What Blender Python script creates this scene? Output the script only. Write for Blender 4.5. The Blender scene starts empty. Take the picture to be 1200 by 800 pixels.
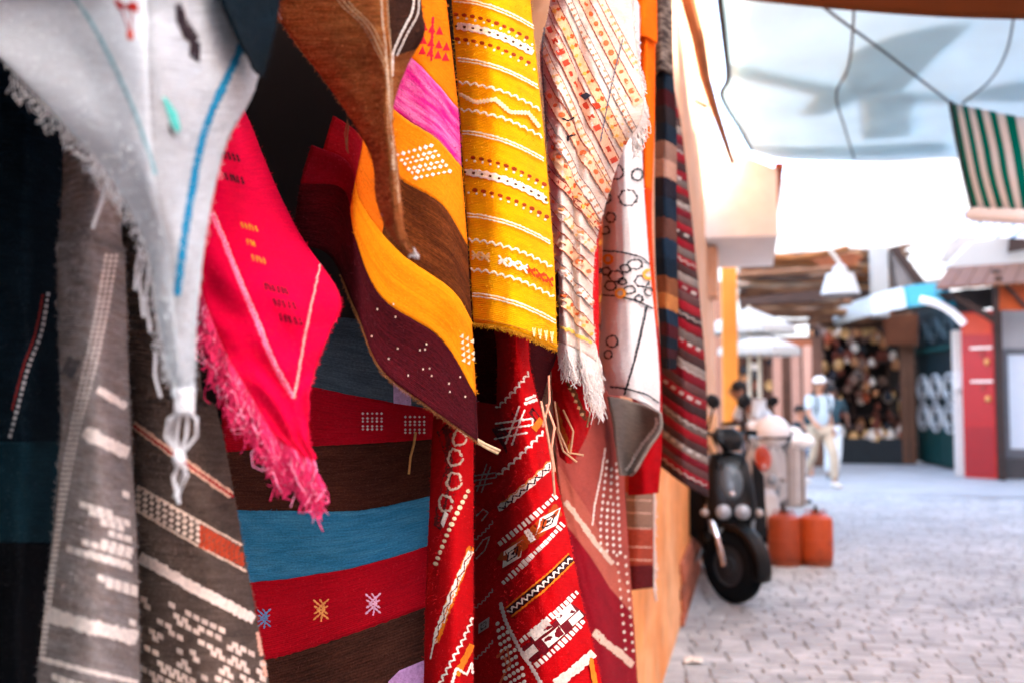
import bpy, bmesh, math, random
import numpy as np
from mathutils import Vector, Matrix
from mathutils.bvhtree import BVHTree

random.seed(7)
SC = bpy.context.scene
COL = SC.collection
R = math.radians

# ------------------------------------------------------------------ camera
FPX = 1167.0                      # focal length in photograph pixels (35 mm on 36 mm film, 1200 px wide)
HORIZON = 470.0                   # row of the horizon in the photograph
VPX = 880.0                       # column where the alley wall vanishes
CAM_H = 1.30
pitch = math.atan((HORIZON - 400.0) / FPX)
yaw = math.atan((VPX - 600.0) / FPX)
cam_d = bpy.data.cameras.new('camera')
cam_d.lens = 35.0
cam_d.sensor_width = 36.0
cam_d.clip_start = 0.02
cam_d.clip_end = 3000.0
cam_d.dof.use_dof = True
cam_d.dof.focus_distance = 1.68
cam_d.dof.aperture_fstop = 3.0
cam = bpy.data.objects.new('camera', cam_d)
COL.objects.link(cam)
cam.location = (0, 0, CAM_H)
cam.rotation_euler = (R(90) + pitch, 0, yaw)
SC.camera = cam
CO = np.array((0.0, 0.0, CAM_H))
_M = cam.rotation_euler.to_matrix()
RX = np.array(_M @ Vector((1, 0, 0)))
UP = np.array(_M @ Vector((0, 1, 0)))
FW = np.array(_M @ Vector((0, 0, -1)))

# ------------------------------------------------------------------ sky, sun, exposure
SUN_EL, SUN_AZ = R(46), R(128)     # azimuth clockwise from +Y: sun stands to the right of and behind the viewer
w = bpy.data.worlds.new('World')
SC.world = w
w.use_nodes = True
nt = w.node_tree
bg = nt.nodes['Background']
sky = nt.nodes.new('ShaderNodeTexSky')
sky.sky_type = 'NISHITA'
sky.sun_disc = False
sky.sun_elevation = SUN_EL
sky.sun_rotation = SUN_AZ
sky.air_density = 1.0
sky.dust_density = 2.5
sky.ozone_density = 1.0
nt.links.new(sky.outputs[0], bg.inputs[0])
bg.inputs[1].default_value = 0.15
sl = bpy.data.lights.new('sun', 'SUN')
sl.energy = 3.0
sl.angle = R(0.6)
sl.color = (1.0, 0.95, 0.86)
sun = bpy.data.objects.new('sun', sl)
COL.objects.link(sun)
sd = Vector((math.sin(SUN_AZ) * math.cos(SUN_EL), math.cos(SUN_AZ) * math.cos(SUN_EL), math.sin(SUN_EL)))
sun.rotation_euler = sd.to_track_quat('Z', 'Y').to_euler()
sun.location = (6, -8, 12)
SC.view_settings.view_transform = 'Standard'
SC.view_settings.look = 'None'
SC.view_settings.gamma = 1.0
SC.view_settings.use_curve_mapping = False
SC.view_settings.exposure = 3.75

# ------------------------------------------------------------------ pixels to places
def ray(px, py):
    return FW + RX * ((px - 600.0) / FPX) + UP * ((400.0 - py) / FPX)
def at(px, py, d):
    return CO + ray(px, py) * d
def on_ground(px, py, z=0.0):
    r = ray(px, py)
    return CO + r * ((z - CAM_H) / r[2])
def on_wall(px, py, x0):
    r = ray(px, py)
    return CO + r * (x0 / r[0])

# ------------------------------------------------------------------ materials
def lin(h):
    if not isinstance(h, str):
        return tuple(h)[:3]
    h = h.lstrip('#')
    out = []
    for k in (0, 2, 4):
        c = int(h[k:k + 2], 16) / 255.0
        out.append(c / 12.92 if c <= 0.04045 else ((c + 0.055) / 1.055) ** 2.4)
    return tuple(out)
_mc = {}
def base_mat(key):
    m = bpy.data.materials.new(key)
    m.use_nodes = True
    b = m.node_tree.nodes['Principled BSDF']
    return m, m.node_tree, b
def N(nt, t, **kw):
    n = nt.nodes.new(t)
    for k, v in kw.items():
        if hasattr(n, k):
            setattr(n, k, v)
        else:
            n.inputs[k].default_value = v
    return n
def shade(nt, col_in, fac_out, amt):
    """multiply a colour by 1-amt .. 1+amt*0.6 with a 0..1 factor"""
    mr = N(nt, 'ShaderNodeMapRange')
    mr.inputs['From Min'].default_value = 0.25
    mr.inputs['From Max'].default_value = 0.75
    mr.inputs['To Min'].default_value = 1 - amt
    mr.inputs['To Max'].default_value = 1 + amt * 0.6
    nt.links.new(fac_out, mr.inputs['Value'])
    vm = N(nt, 'ShaderNodeVectorMath', operation='SCALE')
    nt.links.new(col_in, vm.inputs[0])
    nt.links.new(mr.outputs[0], vm.inputs['Scale'])
    return vm.outputs[0]
def wool(col, var=0.3, rib=420.0, bump=0.5, fuzz=0.25, rot=0.0, alt=None, alt_amt=0.5):
    """woven wool: weft ribs, streaky yarn dye, slubs; UV are in metres"""
    key = ('wool', lin(col), var, rib, bump, fuzz, rot, alt)
    if key in _mc:
        return _mc[key]
    m, nt, b = base_mat('wool')
    m['dye'] = lin(col)
    L = nt.links
    tc = N(nt, 'ShaderNodeTexCoord')
    mp = N(nt, 'ShaderNodeMapping')
    mp.inputs['Rotation'].default_value = (0, 0, rot)
    L.new(tc.outputs['UV'], mp.inputs[0])
    def nz(sx, sy, det=3, rough=0.6):
        q = N(nt, 'ShaderNodeMapping')
        q.inputs['Scale'].default_value = (sx, sy, 1)
        L.new(mp.outputs[0], q.inputs[0])
        t = N(nt, 'ShaderNodeTexNoise')
        t.inputs['Scale'].default_value = 1.0
        t.inputs['Detail'].default_value = det
        t.inputs['Roughness'].default_value = rough
        L.new(q.outputs[0], t.inputs['Vector'])
        return t.outputs['Fac']
    rgb = N(nt, 'ShaderNodeRGB')
    rgb.outputs[0].default_value = (*lin(col), 1)
    c = rgb.outputs[0]
    big = nz(9, 9, 4)
    if alt is not None:
        mx = N(nt, 'ShaderNodeMix', data_type='RGBA')
        ms = N(nt, 'ShaderNodeMapRange')
        ms.inputs['From Min'].default_value = 0.42
        ms.inputs['From Max'].default_value = 0.62
        ms.inputs['To Max'].default_value = alt_amt
        L.new(nz(14, 60, 4), ms.inputs[0])
        L.new(ms.outputs[0], mx.inputs[0])
        L.new(c, mx.inputs[6])
        mx.inputs[7].default_value = (*lin(alt), 1)
        c = mx.outputs[2]
    c = shade(nt, c, big, var * 0.8)
    streak = nz(25, 330, 2)
    c = shade(nt, c, streak, var)
    slub = nz(260, 420, 2)
    c = shade(nt, c, slub, var * 1.1)
    L.new(c, b.inputs['Base Color'])
    b.inputs['Roughness'].default_value = 0.92
    b.inputs['Specular IOR Level'].default_value = 0.05
    b.inputs['Sheen Weight'].default_value = 0.0
    b.inputs['Sheen Roughness'].default_value = 0.6
    wv = N(nt, 'ShaderNodeTexWave', wave_type='BANDS', bands_direction='Y')
    wv.inputs['Scale'].default_value = rib / 3.6
    wv.inputs['Distortion'].default_value = 1.2
    wv.inputs['Detail'].default_value = 2
    wv.inputs['Detail Scale'].default_value = 1.5
    L.new(mp.outputs[0], wv.inputs['Vector'])
    ad = N(nt, 'ShaderNodeMath', operation='MULTIPLY_ADD')
    L.new(slub, ad.inputs[0])
    ad.inputs[1].default_value = 1.6
    L.new(wv.outputs['Fac'], ad.inputs[2])
    bp = N(nt, 'ShaderNodeBump')
    bp.inputs['Strength'].default_value = bump
    bp.inputs['Distance'].default_value = 0.0012
    L.new(ad.outputs[0], bp.inputs['Height'])
    L.new(bp.outputs[0], b.inputs['Normal'])
    _mc[key] = m
    return m
def yarn(col, var=0.4):
    key = ('yarn', lin(col), var)
    if key in _mc:
        return _mc[key]
    m, nt, b = base_mat('yarn')
    tc = N(nt, 'ShaderNodeTexCoord')
    t = N(nt, 'ShaderNodeTexNoise')
    t.inputs['Scale'].default_value = 150
    t.inputs['Detail'].default_value = 5
    t.inputs['Roughness'].default_value = 0.75
    nt.links.new(tc.outputs['Object'], t.inputs['Vector'])
    rgb = N(nt, 'ShaderNodeRGB')
    rgb.outputs[0].default_value = (*lin(col), 1)
    nt.links.new(shade(nt, rgb.outputs[0], t.outputs['Fac'], var), b.inputs['Base Color'])
    b.inputs['Roughness'].default_value = 0.9
    b.inputs['Specular IOR Level'].default_value = 0.12
    bp = N(nt, 'ShaderNodeBump')
    bp.inputs['Strength'].default_value = 0.6
    bp.inputs['Distance'].default_value = 0.0008
    nt.links.new(t.outputs['Fac'], bp.inputs['Height'])
    nt.links.new(bp.outputs[0], b.inputs['Normal'])
    _mc[key] = m
    return m
def mat(col, rough=0.6, metal=0.0, var=0.15, scale=6.0, bump=0.15, spec=0.4, dirt=None, dirt_amt=0.5, coat=0.0, bdist=0.01, rand=0.0):
    """solid thing with uneven colour, blotchy dirt and fine relief"""
    key = ('mat', lin(col), rough, metal, var, scale, bump, spec, dirt, dirt_amt, coat, bdist, rand)
    if key in _mc:
        return _mc[key]
    m, nt, b = base_mat('surface')
    L = nt.links
    tc = N(nt, 'ShaderNodeTexCoord')
    t = N(nt, 'ShaderNodeTexNoise')
    t.inputs['Scale'].default_value = scale
    t.inputs['Detail'].default_value = 7
    t.inputs['Roughness'].default_value = 0.62
    L.new(tc.outputs['Object'], t.inputs['Vector'])
    rgb = N(nt, 'ShaderNodeRGB')
    rgb.outputs[0].default_value = (*lin(col), 1)
    c = rgb.outputs[0]
    if dirt is not None:
        t2 = N(nt, 'ShaderNodeTexNoise')
        t2.inputs['Scale'].default_value = scale * 0.45
        t2.inputs['Detail'].default_value = 8
        t2.inputs['Roughness'].default_value = 0.7
        L.new(tc.outputs['Object'], t2.inputs['Vector'])
        mr = N(nt, 'ShaderNodeMapRange')
        mr.inputs['From Min'].default_value = 0.48
        mr.inputs['From Max'].default_value = 0.66
        mr.inputs['To Max'].default_value = dirt_amt
        L.new(t2.outputs['Fac'], mr.inputs[0])
        mx = N(nt, 'ShaderNodeMix', data_type='RGBA')
        L.new(mr.outputs[0], mx.inputs[0])
        L.new(c, mx.inputs[6])
        mx.inputs[7].default_value = (*lin(dirt), 1)
        c = mx.outputs[2]
    c = shade(nt, c, t.outputs['Fac'], var)
    if rand:
        oi = N(nt, 'ShaderNodeObjectInfo')
        c = shade(nt, c, oi.outputs['Random'], rand)
    L.new(c, b.inputs['Base Color'])
    b.inputs['Roughness'].default_value = rough
    b.inputs['Metallic'].default_value = metal
    b.inputs['Specular IOR Level'].default_value = spec
    b.inputs['Coat Weight'].default_value = coat
    if bump:
        bp = N(nt, 'ShaderNodeBump')
        bp.inputs['Strength'].default_value = bump
        bp.inputs['Distance'].default_value = bdist
        L.new(t.outputs['Fac'], bp.inputs['Height'])
        L.new(bp.outputs[0], b.inputs['Normal'])
    _mc[key] = m
    return m
def cloth_sheet(col, trans=0.5, var=0.08):
    """thin awning cloth that lets daylight through"""
    key = ('sheet', lin(col), trans)
    if key in _mc:
        return _mc[key]
    m, nt, b = base_mat('awning_cloth')
    L = nt.links
    tc = N(nt, 'ShaderNodeTexCoord')
    t = N(nt, 'ShaderNodeTexNoise')
    t.inputs['Scale'].default_value = 2.2
    t.inputs['Detail'].default_value = 6
    L.new(tc.outputs['Object'], t.inputs['Vector'])
    rgb = N(nt, 'ShaderNodeRGB')
    rgb.outputs[0].default_value = (*lin(col), 1)
    c = shade(nt, rgb.outputs[0], t.outputs['Fac'], var)
    d = N(nt, 'ShaderNodeBsdfDiffuse')
    tr = N(nt, 'ShaderNodeBsdfTranslucent')
    L.new(c, d.inputs[0])
    L.new(c, tr.inputs[0])
    mx = N(nt, 'ShaderNodeMixShader')
    mx.inputs[0].default_value = trans
    L.new(d.outputs[0], mx.inputs[1])
    L.new(tr.outputs[0], mx.inputs[2])
    L.new(mx.outputs[0], nt.nodes['Material Output'].inputs['Surface'])
    _mc[key] = m
    return m

# ------------------------------------------------------------------ mesh builder
class MB:
    def __init__(s):
        s.v, s.f, s.m = [], [], []
    def add(s, vs, fs, mi=0):
        o = len(s.v)
        s.v.extend([tuple(map(float, p)) for p in vs])
        for f in fs:
            s.f.append(tuple(i + o for i in f))
            s.m.append(mi)
        return s
    def box(s, a, b, mi=0, bev=0.0):
        x0, y0, z0 = a
        x1, y1, z1 = b
        if x0 > x1: x0, x1 = x1, x0
        if y0 > y1: y0, y1 = y1, y0
        if z0 > z1: z0, z1 = z1, z0
        if bev <= 0:
            return s.add([(x0, y0, z0), (x1, y0, z0), (x1, y1, z0), (x0, y1, z0), (x0, y0, z1), (x1, y0, z1), (x1, y1, z1), (x0, y1, z1)],
                         [(0, 3, 2, 1), (4, 5, 6, 7), (0, 1, 5, 4), (1, 2, 6, 5), (2, 3, 7, 6), (3, 0, 4, 7)], mi)
        e = min(bev, (x1 - x0) * .45, (y1 - y0) * .45, (z1 - z0) * .45)
        vs = []
        for sx, X in ((-1, x0), (1, x1)):
            for sy, Y in ((-1, y0), (1, y1)):
                for sz, Z in ((-1, z0), (1, z1)):
                    vs += [(X, Y - sy * e, Z - sz * e), (X - sx * e, Y, Z - sz * e), (X - sx * e, Y - sy * e, Z)]
        bm = bmesh.new()
        for p in vs:
            bm.verts.new(p)
        r = bmesh.ops.convex_hull(bm, input=bm.verts[:])
        bm.verts.index_update()
        vv = [v.co[:] for v in bm.verts]
        ff = [tuple(v.index for v in f.verts) for f in bm.faces]
        bm.free()
        return s.add(vv, ff, mi)
    def tube(s, pts, r, n=8, mi=0, cap=True):
        pts = [np.array(p, float) for p in pts]
        rs = r if isinstance(r, (list, tuple)) else [r] * len(pts)
        vs, fs = [], []
        up = np.array((0.13, 0.21, 0.97))
        for i, p in enumerate(pts):
            t = pts[min(i + 1, len(pts) - 1)] - pts[max(i - 1, 0)]
            t = t / (np.linalg.norm(t) + 1e-9)
            a = np.cross(t, up)
            if np.linalg.norm(a) < 0.15:
                a = np.cross(t, np.array((1.0, 0.2, 0)))
            a = a / np.linalg.norm(a)
            b = np.cross(t, a)
            for k in range(n):
                q = 2 * math.pi * k / n
                vs.append(p + (a * math.cos(q) + b * math.sin(q)) * rs[i])
        for i in range(len(pts) - 1):
            for k in range(n):
                fs.append((i * n + k, i * n + (k + 1) % n, (i + 1) * n + (k + 1) % n, (i + 1) * n + k))
        if cap:
            fs.append(tuple(reversed(range(n))))
            fs.append(tuple(range((len(pts) - 1) * n, len(pts) * n)))
        return s.add(vs, fs, mi)
    def lathe(s, prof, c=(0, 0, 0), axis='z', n=24, mi=0, ring=False):
        vs, fs = [], []
        for r, h in prof:
            for k in range(n):
                q = 2 * math.pi * k / n
                a, b = r * math.cos(q), r * math.sin(q)
                p = {'z': (a, b, h), 'x': (h, a, b), 'y': (b, h, a)}[axis]
                vs.append((p[0] + c[0], p[1] + c[1], p[2] + c[2]))
        for i in range(len(prof) - 1):
            for k in range(n):
                fs.append((i * n + k, i * n + (k + 1) % n, (i + 1) * n + (k + 1) % n, (i + 1) * n + k))
        if ring:
            q = len(prof) - 1
            for k in range(n):
                fs.append((q * n + k, q * n + (k + 1) % n, (k + 1) % n, k))
            return s.add(vs, fs, mi)
        if prof[0][0] > 1e-4:
            fs.append(tuple(reversed(range(n))))
        if prof[-1][0] > 1e-4:
            fs.append(tuple(range((len(prof) - 1) * n, len(prof) * n)))
        return s.add(vs, fs, mi)
    def ball(s, c, r, n=12, mi=0, m=None):
        r = r if isinstance(r, (tuple, list)) else (r, r, r)
        k = n // 2
        vs, fs = [], []
        for i in range(k + 1):
            t = math.pi * i / k
            for j in range(n):
                q = 2 * math.pi * j / n
                p = Vector((r[0] * math.sin(t) * math.cos(q), r[1] * math.sin(t) * math.sin(q), r[2] * math.cos(t)))
                if m is not None:
                    p = m @ p
                vs.append((p[0] + c[0], p[1] + c[1], p[2] + c[2]))
        for i in range(k):
            for j in range(n):
                fs.append((i * n + j, (i + 1) * n + j, (i + 1) * n + (j + 1) % n, i * n + (j + 1) % n))
        return s.add(vs, fs, mi)
    def prism(s, poly, d, mi=0):
        """poly: list of 3D points (planar), d: extrusion vector"""
        n = len(poly)
        a = [np.array(p, float) for p in poly]
        d = np.array(d, float)
        return s.add(a + [p + d for p in a], [tuple(range(n)), tuple(reversed(range(n, 2 * n)))] +
                     [(i, i + n, (i + 1) % n + n, (i + 1) % n) for i in range(n)], mi)
    def build(s, name, mats, parent=None, smooth=False, origin=None, sharp=40):
        me = bpy.data.meshes.new(name)
        o0 = np.array(origin if origin is not None else (parent['_o'] if parent is not None and '_o' in parent else (0, 0, 0)), float)
        me.from_pydata([tuple(np.array(p) - o0) for p in s.v], [], s.f)
        mats = mats if isinstance(mats, (list, tuple)) else [mats]
        for q in mats:
            me.materials.append(q)
        if len(mats) > 1:
            me.polygons.foreach_set('material_index', s.m)
        bm = bmesh.new()
        bm.from_mesh(me)
        bmesh.ops.remove_doubles(bm, verts=bm.verts[:], dist=1e-6)
        bmesh.ops.recalc_face_normals(bm, faces=bm.faces[:])
        bm.to_mesh(me)
        bm.free()
        if smooth:
            me.polygons.foreach_set('use_smooth', [True] * len(me.polygons))
            me.set_sharp_from_angle(angle=R(sharp))
        o = bpy.data.objects.new(name, me)
        COL.objects.link(o)
        if parent is not None:
            o.parent = parent
        elif origin is not None:
            o.location = tuple(o0)
        return o
def tag(o, label=None, cat=None, group=None, kind=None):
    if label: o['label'] = label
    if cat: o['category'] = cat
    if group: o['group'] = group
    if kind: o['kind'] = kind
    return o
def thing(name, label, cat, loc=(0, 0, 0), rz=0.0, group=None, world=True):
    """an Empty at the thing's base; with world=True parts are given in world coordinates"""
    o = bpy.data.objects.new(name, None)
    COL.objects.link(o)
    o.empty_display_size = 0.1
    o.location = tuple(map(float, loc))
    o.rotation_euler = (0, 0, rz)
    tag(o, label, cat, group)
    if world:
        o['_o'] = tuple(map(float, loc))
    return o
def single(mb, name, mats, label, cat, base, group=None, smooth=False, kind=None):
    o = mb.build(name, mats, None, smooth, origin=base)
    return tag(o, label, cat, group, kind)
def copy_tree(o, parent=None):
    c = o.copy()
    COL.objects.link(c)
    c.parent = parent
    for ch in list(o.children):
        copy_tree(ch, c)
    return c

# ------------------------------------------------------------------ draped cloth
def crom(P, t):
    """Catmull-Rom along axis 0 of P at parameters t (0..n-1)"""
    n = P.shape[0]
    if n == 2:
        return P[0] + (P[1] - P[0]) * t[(...,) + (None,) * (P.ndim - 1)]
    E = np.concatenate([(2 * P[0] - P[1])[None], P, (2 * P[-1] - P[-2])[None]])
    i = np.clip(np.floor(t).astype(int), 0, n - 2)
    f = (t - i)[(...,) + (None,) * (P.ndim - 1)]
    a, b, c, d = E[i], E[i + 1], E[i + 2], E[i + 3]
    return 0.5 * (2 * b + (c - a) * f + (2 * a - 5 * b + 4 * c - d) * f * f + (3 * b - a - 3 * c + d) * f ** 3)
class Surf:
    def __init__(s, rows, depths, wr=0.004, hang=None, seed=1, wl=0.09):
        """rows: lists of (px,py) or (px,py,d); depths: per column, or per row/column"""
        nr, nc = len(rows), len(rows[0])
        D = np.array(depths, float)
        if D.ndim == 1:
            D = np.tile(D, (nr, 1))
        C = np.zeros((nr, nc, 3))
        for i, r in enumerate(rows):
            assert len(r) == nc, (i, len(r), nc)
            for j, p in enumerate(r):
                C[i, j] = at(p[0], p[1], p[2] if len(p) > 2 else D[i, j])
        if hang is not None:
            top = C[0].copy()
            top[:, 2] = hang
            mid = C[0].copy() * 0.5 + top * 0.5
            C = np.concatenate([top[None], mid[None], C])
        s.C = C
        s.nr, s.nc = C.shape[:2]
        g = np.random.RandomState(seed)
        s.wr = wr
        s.w = [(g.uniform(0.5, 1.4) * 6.28 / wl * g.choice([-1, 1]), g.uniform(0.1, 0.6) * 6.28 / wl, g.uniform(0, 6.28), g.uniform(0.4, 1)) for _ in range(5)]
        q = s.raw(np.linspace(0, 1, 9), np.linspace(0, 1, 9))
        s.Lu = np.linalg.norm(np.diff(q, axis=1), axis=2).sum(1).mean()
        s.Lv = np.linalg.norm(np.diff(q, axis=0), axis=2).sum(0).mean()
        nu, nv = 60, 160
        g_ = s.grid(np.linspace(0, 1, nu + 1), np.linspace(0, 1, nv + 1))
        s.nu, s.nv = nu, nv
        fl = [(j * (nu + 1) + i, (j + 1) * (nu + 1) + i, (j + 1) * (nu + 1) + i + 1, j * (nu + 1) + i + 1) for j in range(nv) for i in range(nu)]
        s.G = g_
        s.bvh = BVHTree.FromPolygons([tuple(p) for p in g_.reshape(-1, 3)], fl)
    def raw(s, U, V):
        A = crom(s.C, np.asarray(V, float) * (s.nr - 1))          # (nv, nc, 3)
        B = crom(np.swapaxes(A, 0, 1), np.asarray(U, float) * (s.nc - 1))   # (nu, nv, 3)
        return np.swapaxes(B, 0, 1)
    def wrinkle(s, P, U, V):
        if s.wr == 0:
            return P
        x = U * s.Lu
        y = V * s.Lv
        h = sum(a * np.sin(kx * x + ky * y + ph) for kx, ky, ph, a in s.w) / 3.0
        d = P - CO
        d = d / np.linalg.norm(d, axis=-1, keepdims=True)
        return P - d * (h * s.wr)[..., None]
    def grid(s, U, V):
        P = s.raw(U, V)
        uu, vv = np.meshgrid(U, V)
        return s.wrinkle(P, uu, vv)
    def pts(s, U, V):
        """paired u,v"""
        U = np.asarray(U, float)
        V = np.asarray(V, float)
        A = crom(s.C, V * (s.nr - 1))
        t = U * (s.nc - 1)
        if s.nc == 2:
            out = A[:, 0] + (A[:, 1] - A[:, 0]) * t[:, None]
        else:
            E = np.concatenate([(2 * A[:, 0] - A[:, 1])[:, None], A, (2 * A[:, -1] - A[:, -2])[:, None]], axis=1)
            i = np.clip(np.floor(t).astype(int), 0, s.nc - 2)
            f = (t - i)[:, None]
            k = np.arange(len(U))
            a, b, c, d = E[k, i], E[k, i + 1], E[k, i + 2], E[k, i + 3]
            out = 0.5 * (2 * b + (c - a) * f + (2 * a - 5 * b + 4 * c - d) * f * f + (3 * b - a - 3 * c + d) * f ** 3)
        return s.wrinkle(out, U, V)
    def cast(s, px, py):
        r = ray(px, py)
        h = s.bvh.ray_cast(Vector(CO), Vector(r).normalized())
        if h[0] is None:
            return None
        n = h[1]
        if n.dot(Vector(r)) > 0:
            n = -n
        return np.array(h[0]), np.array(n), h[2]
    def uv_at(s, px, py):
        """nearest surface parameter to a pixel"""
        if not hasattr(s, '_pp'):
            q = s.G - CO
            z = q @ FW
            s._pp = np.stack([600 + FPX * (q @ RX) / z, 400 - FPX * (q @ UP) / z], -1)
        d = ((s._pp - np.array((px, py))) ** 2).sum(-1)
        k = np.unravel_index(np.argmin(d), d.shape)
        return k[1] / s.nu, k[0] / s.nv
def resample(pts, step):
    pts = np.array(pts, float)
    if len(pts) > 2:
        t = np.linspace(0, len(pts) - 1, (len(pts) - 1) * 10 + 1)
        pts = crom(pts, t)
    seg = np.linalg.norm(np.diff(pts, axis=0), axis=1)
    c = np.concatenate([[0], np.cumsum(seg)])
    n = max(2, int(c[-1] / step) + 1)
    t = np.linspace(0, c[-1], n)
    return np.stack([np.interp(t, c, pts[:, k]) for k in range(pts.shape[1])], -1), c[-1]
def polyline(pts, step):
    pts = np.array(pts, float)
    seg = np.linalg.norm(np.diff(pts, axis=0), axis=1)
    out = [pts[0]]
    for i in range(len(seg)):
        n = max(1, int(round(seg[i] / step)))
        for k in range(1, n + 1):
            out.append(pts[i] + (pts[i + 1] - pts[i]) * k / n)
    return np.array(out)

class Rug:
    def __init__(s, name, label, rows, depths, wr=0.004, hang=2.36, cat='rug', group=None, thick=0.004, seed=1, wl=0.09, fz=160):
        s.fz = fz
        s.S = Surf(rows, depths, wr, hang, seed, wl)
        pmin = s.S.G.reshape(-1, 3)
        base = pmin[np.argmin(pmin[:, 2])]
        s.o = thing(name, label, cat, base, 0, group)
        s.t = thick
        s.lay = 0.0
        s.g = np.random.RandomState(seed + 50)
    def edge(s, e):
        """v(u) from a number, a list of pixels, or None"""
        if isinstance(e, (int, float)):
            return lambda U: np.full_like(U, e)
        q = sorted(s.S.uv_at(*p) for p in e)
        us = np.array([a for a, _ in q])
        vs = np.array([b for _, b in q])
        return lambda U: np.interp(U, us, vs)
    def band(s, v0, v1, m, u0=0.0, u1=1.0, name='stripe', rough=0.0012, res=0.006, off=0.0, label=None, fz=None):
        fz = s.fz if fz is None else fz
        S = s.S
        e0, e1 = s.edge(v0), s.edge(v1)
        nu = int(np.clip((u1 - u0) * S.Lu / res, 8, 120))
        U = np.linspace(u0, u1, nu + 1)
        def nf(v, salt):
            g = np.random.RandomState(int(abs(np.mean(v)) * 9999) % 100000)
            h = sum(np.sin(U * S.Lu * g.uniform(60, 500) + g.uniform(0, 6)) for _ in range(5)) / 5
            inner = (np.mean(v) > 0.002) and (np.mean(v) < 0.998)
            return v + (h * rough / S.Lv if inner else 0)
        a, b = nf(e0(U), 0), nf(e1(U), 1)
        nv = int(np.clip(np.mean(b - a) * S.Lv / res, 3, 240))
        T = np.linspace(0, 1, nv + 1)
        VV = a[None] + (b - a)[None] * T[:, None]
        UU = np.tile(U, (nv + 1, 1))
        P = S.pts(UU.ravel(), VV.ravel())
        if off:
            d = P - CO
            P = P - d / np.linalg.norm(d, axis=1, keepdims=True) * off
        fl = [(j * (nu + 1) + i, (j + 1) * (nu + 1) + i, (j + 1) * (nu + 1) + i + 1, j * (nu + 1) + i + 1) for j in range(nv) for i in range(nu)]
        me = bpy.data.meshes.new(name)
        me.from_pydata([tuple(p) for p in P - np.array(s.o['_o'])], [], fl)
        uvl = me.uv_layers.new(name='UVMap')
        li = np.zeros(len(me.loops), dtype=np.int32)
        me.loops.foreach_get('vertex_index', li)
        uv = np.stack([UU.ravel() * S.Lu, VV.ravel() * S.Lv], -1)[li]
        uvl.data.foreach_set('uv', uv.ravel().astype(np.float32))
        me.materials.append(m)
        me.polygons.foreach_set('use_smooth', [True] * len(me.polygons))
        o = bpy.data.objects.new(name, me)
        COL.objects.link(o)
        o.parent = s.o
        md = o.modifiers.new('thickness', 'SOLIDIFY')
        md.thickness = s.t
        md.offset = -1
        if fz and 'dye' in m:
            s.fuzz(u0, u1, e0, e1, m, fz)
        if label:
            o['label'] = label
        return o
    def fuzz(s, u0, u1, e0, e1, m, dens):
        """loose wool fibres standing off the cloth"""
        S = s.S
        n = int(dens * (u1 - u0) * S.Lu * S.Lv * 100 * float(np.mean(e1(np.linspace(u0, u1, 5)) - e0(np.linspace(u0, u1, 5)))))
        if n < 10:
            return
        g = s.g
        U = g.uniform(u0, u1, n)
        k = n // 5
        U[:k] = np.where(g.rand(k) < .5, u0 if u0 < .01 else g.uniform(u0, u1, k), u1 if u1 > .99 else g.uniform(u0, u1, k))
        a, b = e0(U), e1(U)
        V = a + (b - a) * g.rand(n)
        P = S.pts(U, V)
        q = P - CO
        z = q @ FW
        px, py = 600 + FPX * (q @ RX) / z, 400 - FPX * (q @ UP) / z
        ok = (px > -40) & (px < 1240) & (py > -40) & (py < 840)
        P = P[ok]
        n = len(P)
        if n < 10:
            return
        d = -(P - CO)
        d /= np.linalg.norm(d, axis=1, keepdims=True)
        t = g.normal(size=(n, 3))
        t -= (t * d).sum(1, keepdims=True) * d
        t /= np.linalg.norm(t, axis=1, keepdims=True)
        L = g.uniform(.0018, .0055, n)[:, None]
        w_ = np.cross(t, d) * g.uniform(.00012, .00026, n)[:, None]
        A = P + d * .0003
        T = P + t * L + d * g.uniform(.0004, .0028, n)[:, None]
        mid = P + t * L * .5 + d * .0012 + w_ * 2.0
        vs = np.stack([A - w_, A + w_, mid, T], 1).reshape(-1, 3) - np.array(s.o['_o'])
        me = bpy.data.meshes.new('wool_fuzz')
        me.from_pydata(vs.tolist(), [], [f for i in range(n) for f in ((4 * i, 4 * i + 1, 4 * i + 2), (4 * i, 4 * i + 2, 4 * i + 3))])
        c = tuple(min(1, x * 1.15 + .01) for x in m['dye'])
        me.materials.append(yarn(c))
        o = bpy.data.objects.new('wool_fuzz', me)
        COL.objects.link(o)
        o.parent = s.o
        o['kind'] = 'stuff'
    # --- embroidery, given along pixel paths and laid on the cloth
    def _emit(s, mb, name, m):
        s.lay = min(s.lay + 9e-5, .003)
        if mb.f:
            o = mb.build(name, m, s.o, smooth=True, sharp=80)
            return o
    def _strip(s, mb, p, wpx, h=0.0013, closed=False, mi=0):
        p = np.asarray(p, float)
        d = np.gradient(p, axis=0)
        d /= (np.linalg.norm(d, axis=1, keepdims=True) + 1e-9)
        nn = np.stack([-d[:, 1], d[:, 0]], -1)
        prev = None
        for i in range(len(p)):
            ww = wpx * (1 + s.g.uniform(-.2, .2)) * 0.5
            kn = 1.0
            if wpx <= 5:
                kn = 1.15 if i % 2 else .62
                ww *= kn
            tri = []
            hh = min(h, 0.0003) if wpx > 5 and h < .0016 else h * .5 * kn
            for k, e in ((-1, 0.0002 + s.lay), (0, hh + .0002 + s.lay), (1, 0.0002 + s.lay)):
                c = s.S.cast(*(p[i] + nn[i] * ww * k))
                tri.append(None if c is None else c[0] + c[1] * e)
            if prev is not None and all(x is not None for x in tri) and all(x is not None for x in prev):
                mb.add(prev + tri, [(0, 1, 4, 3), (1, 2, 5, 4)], mi)
            prev = tri
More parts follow.
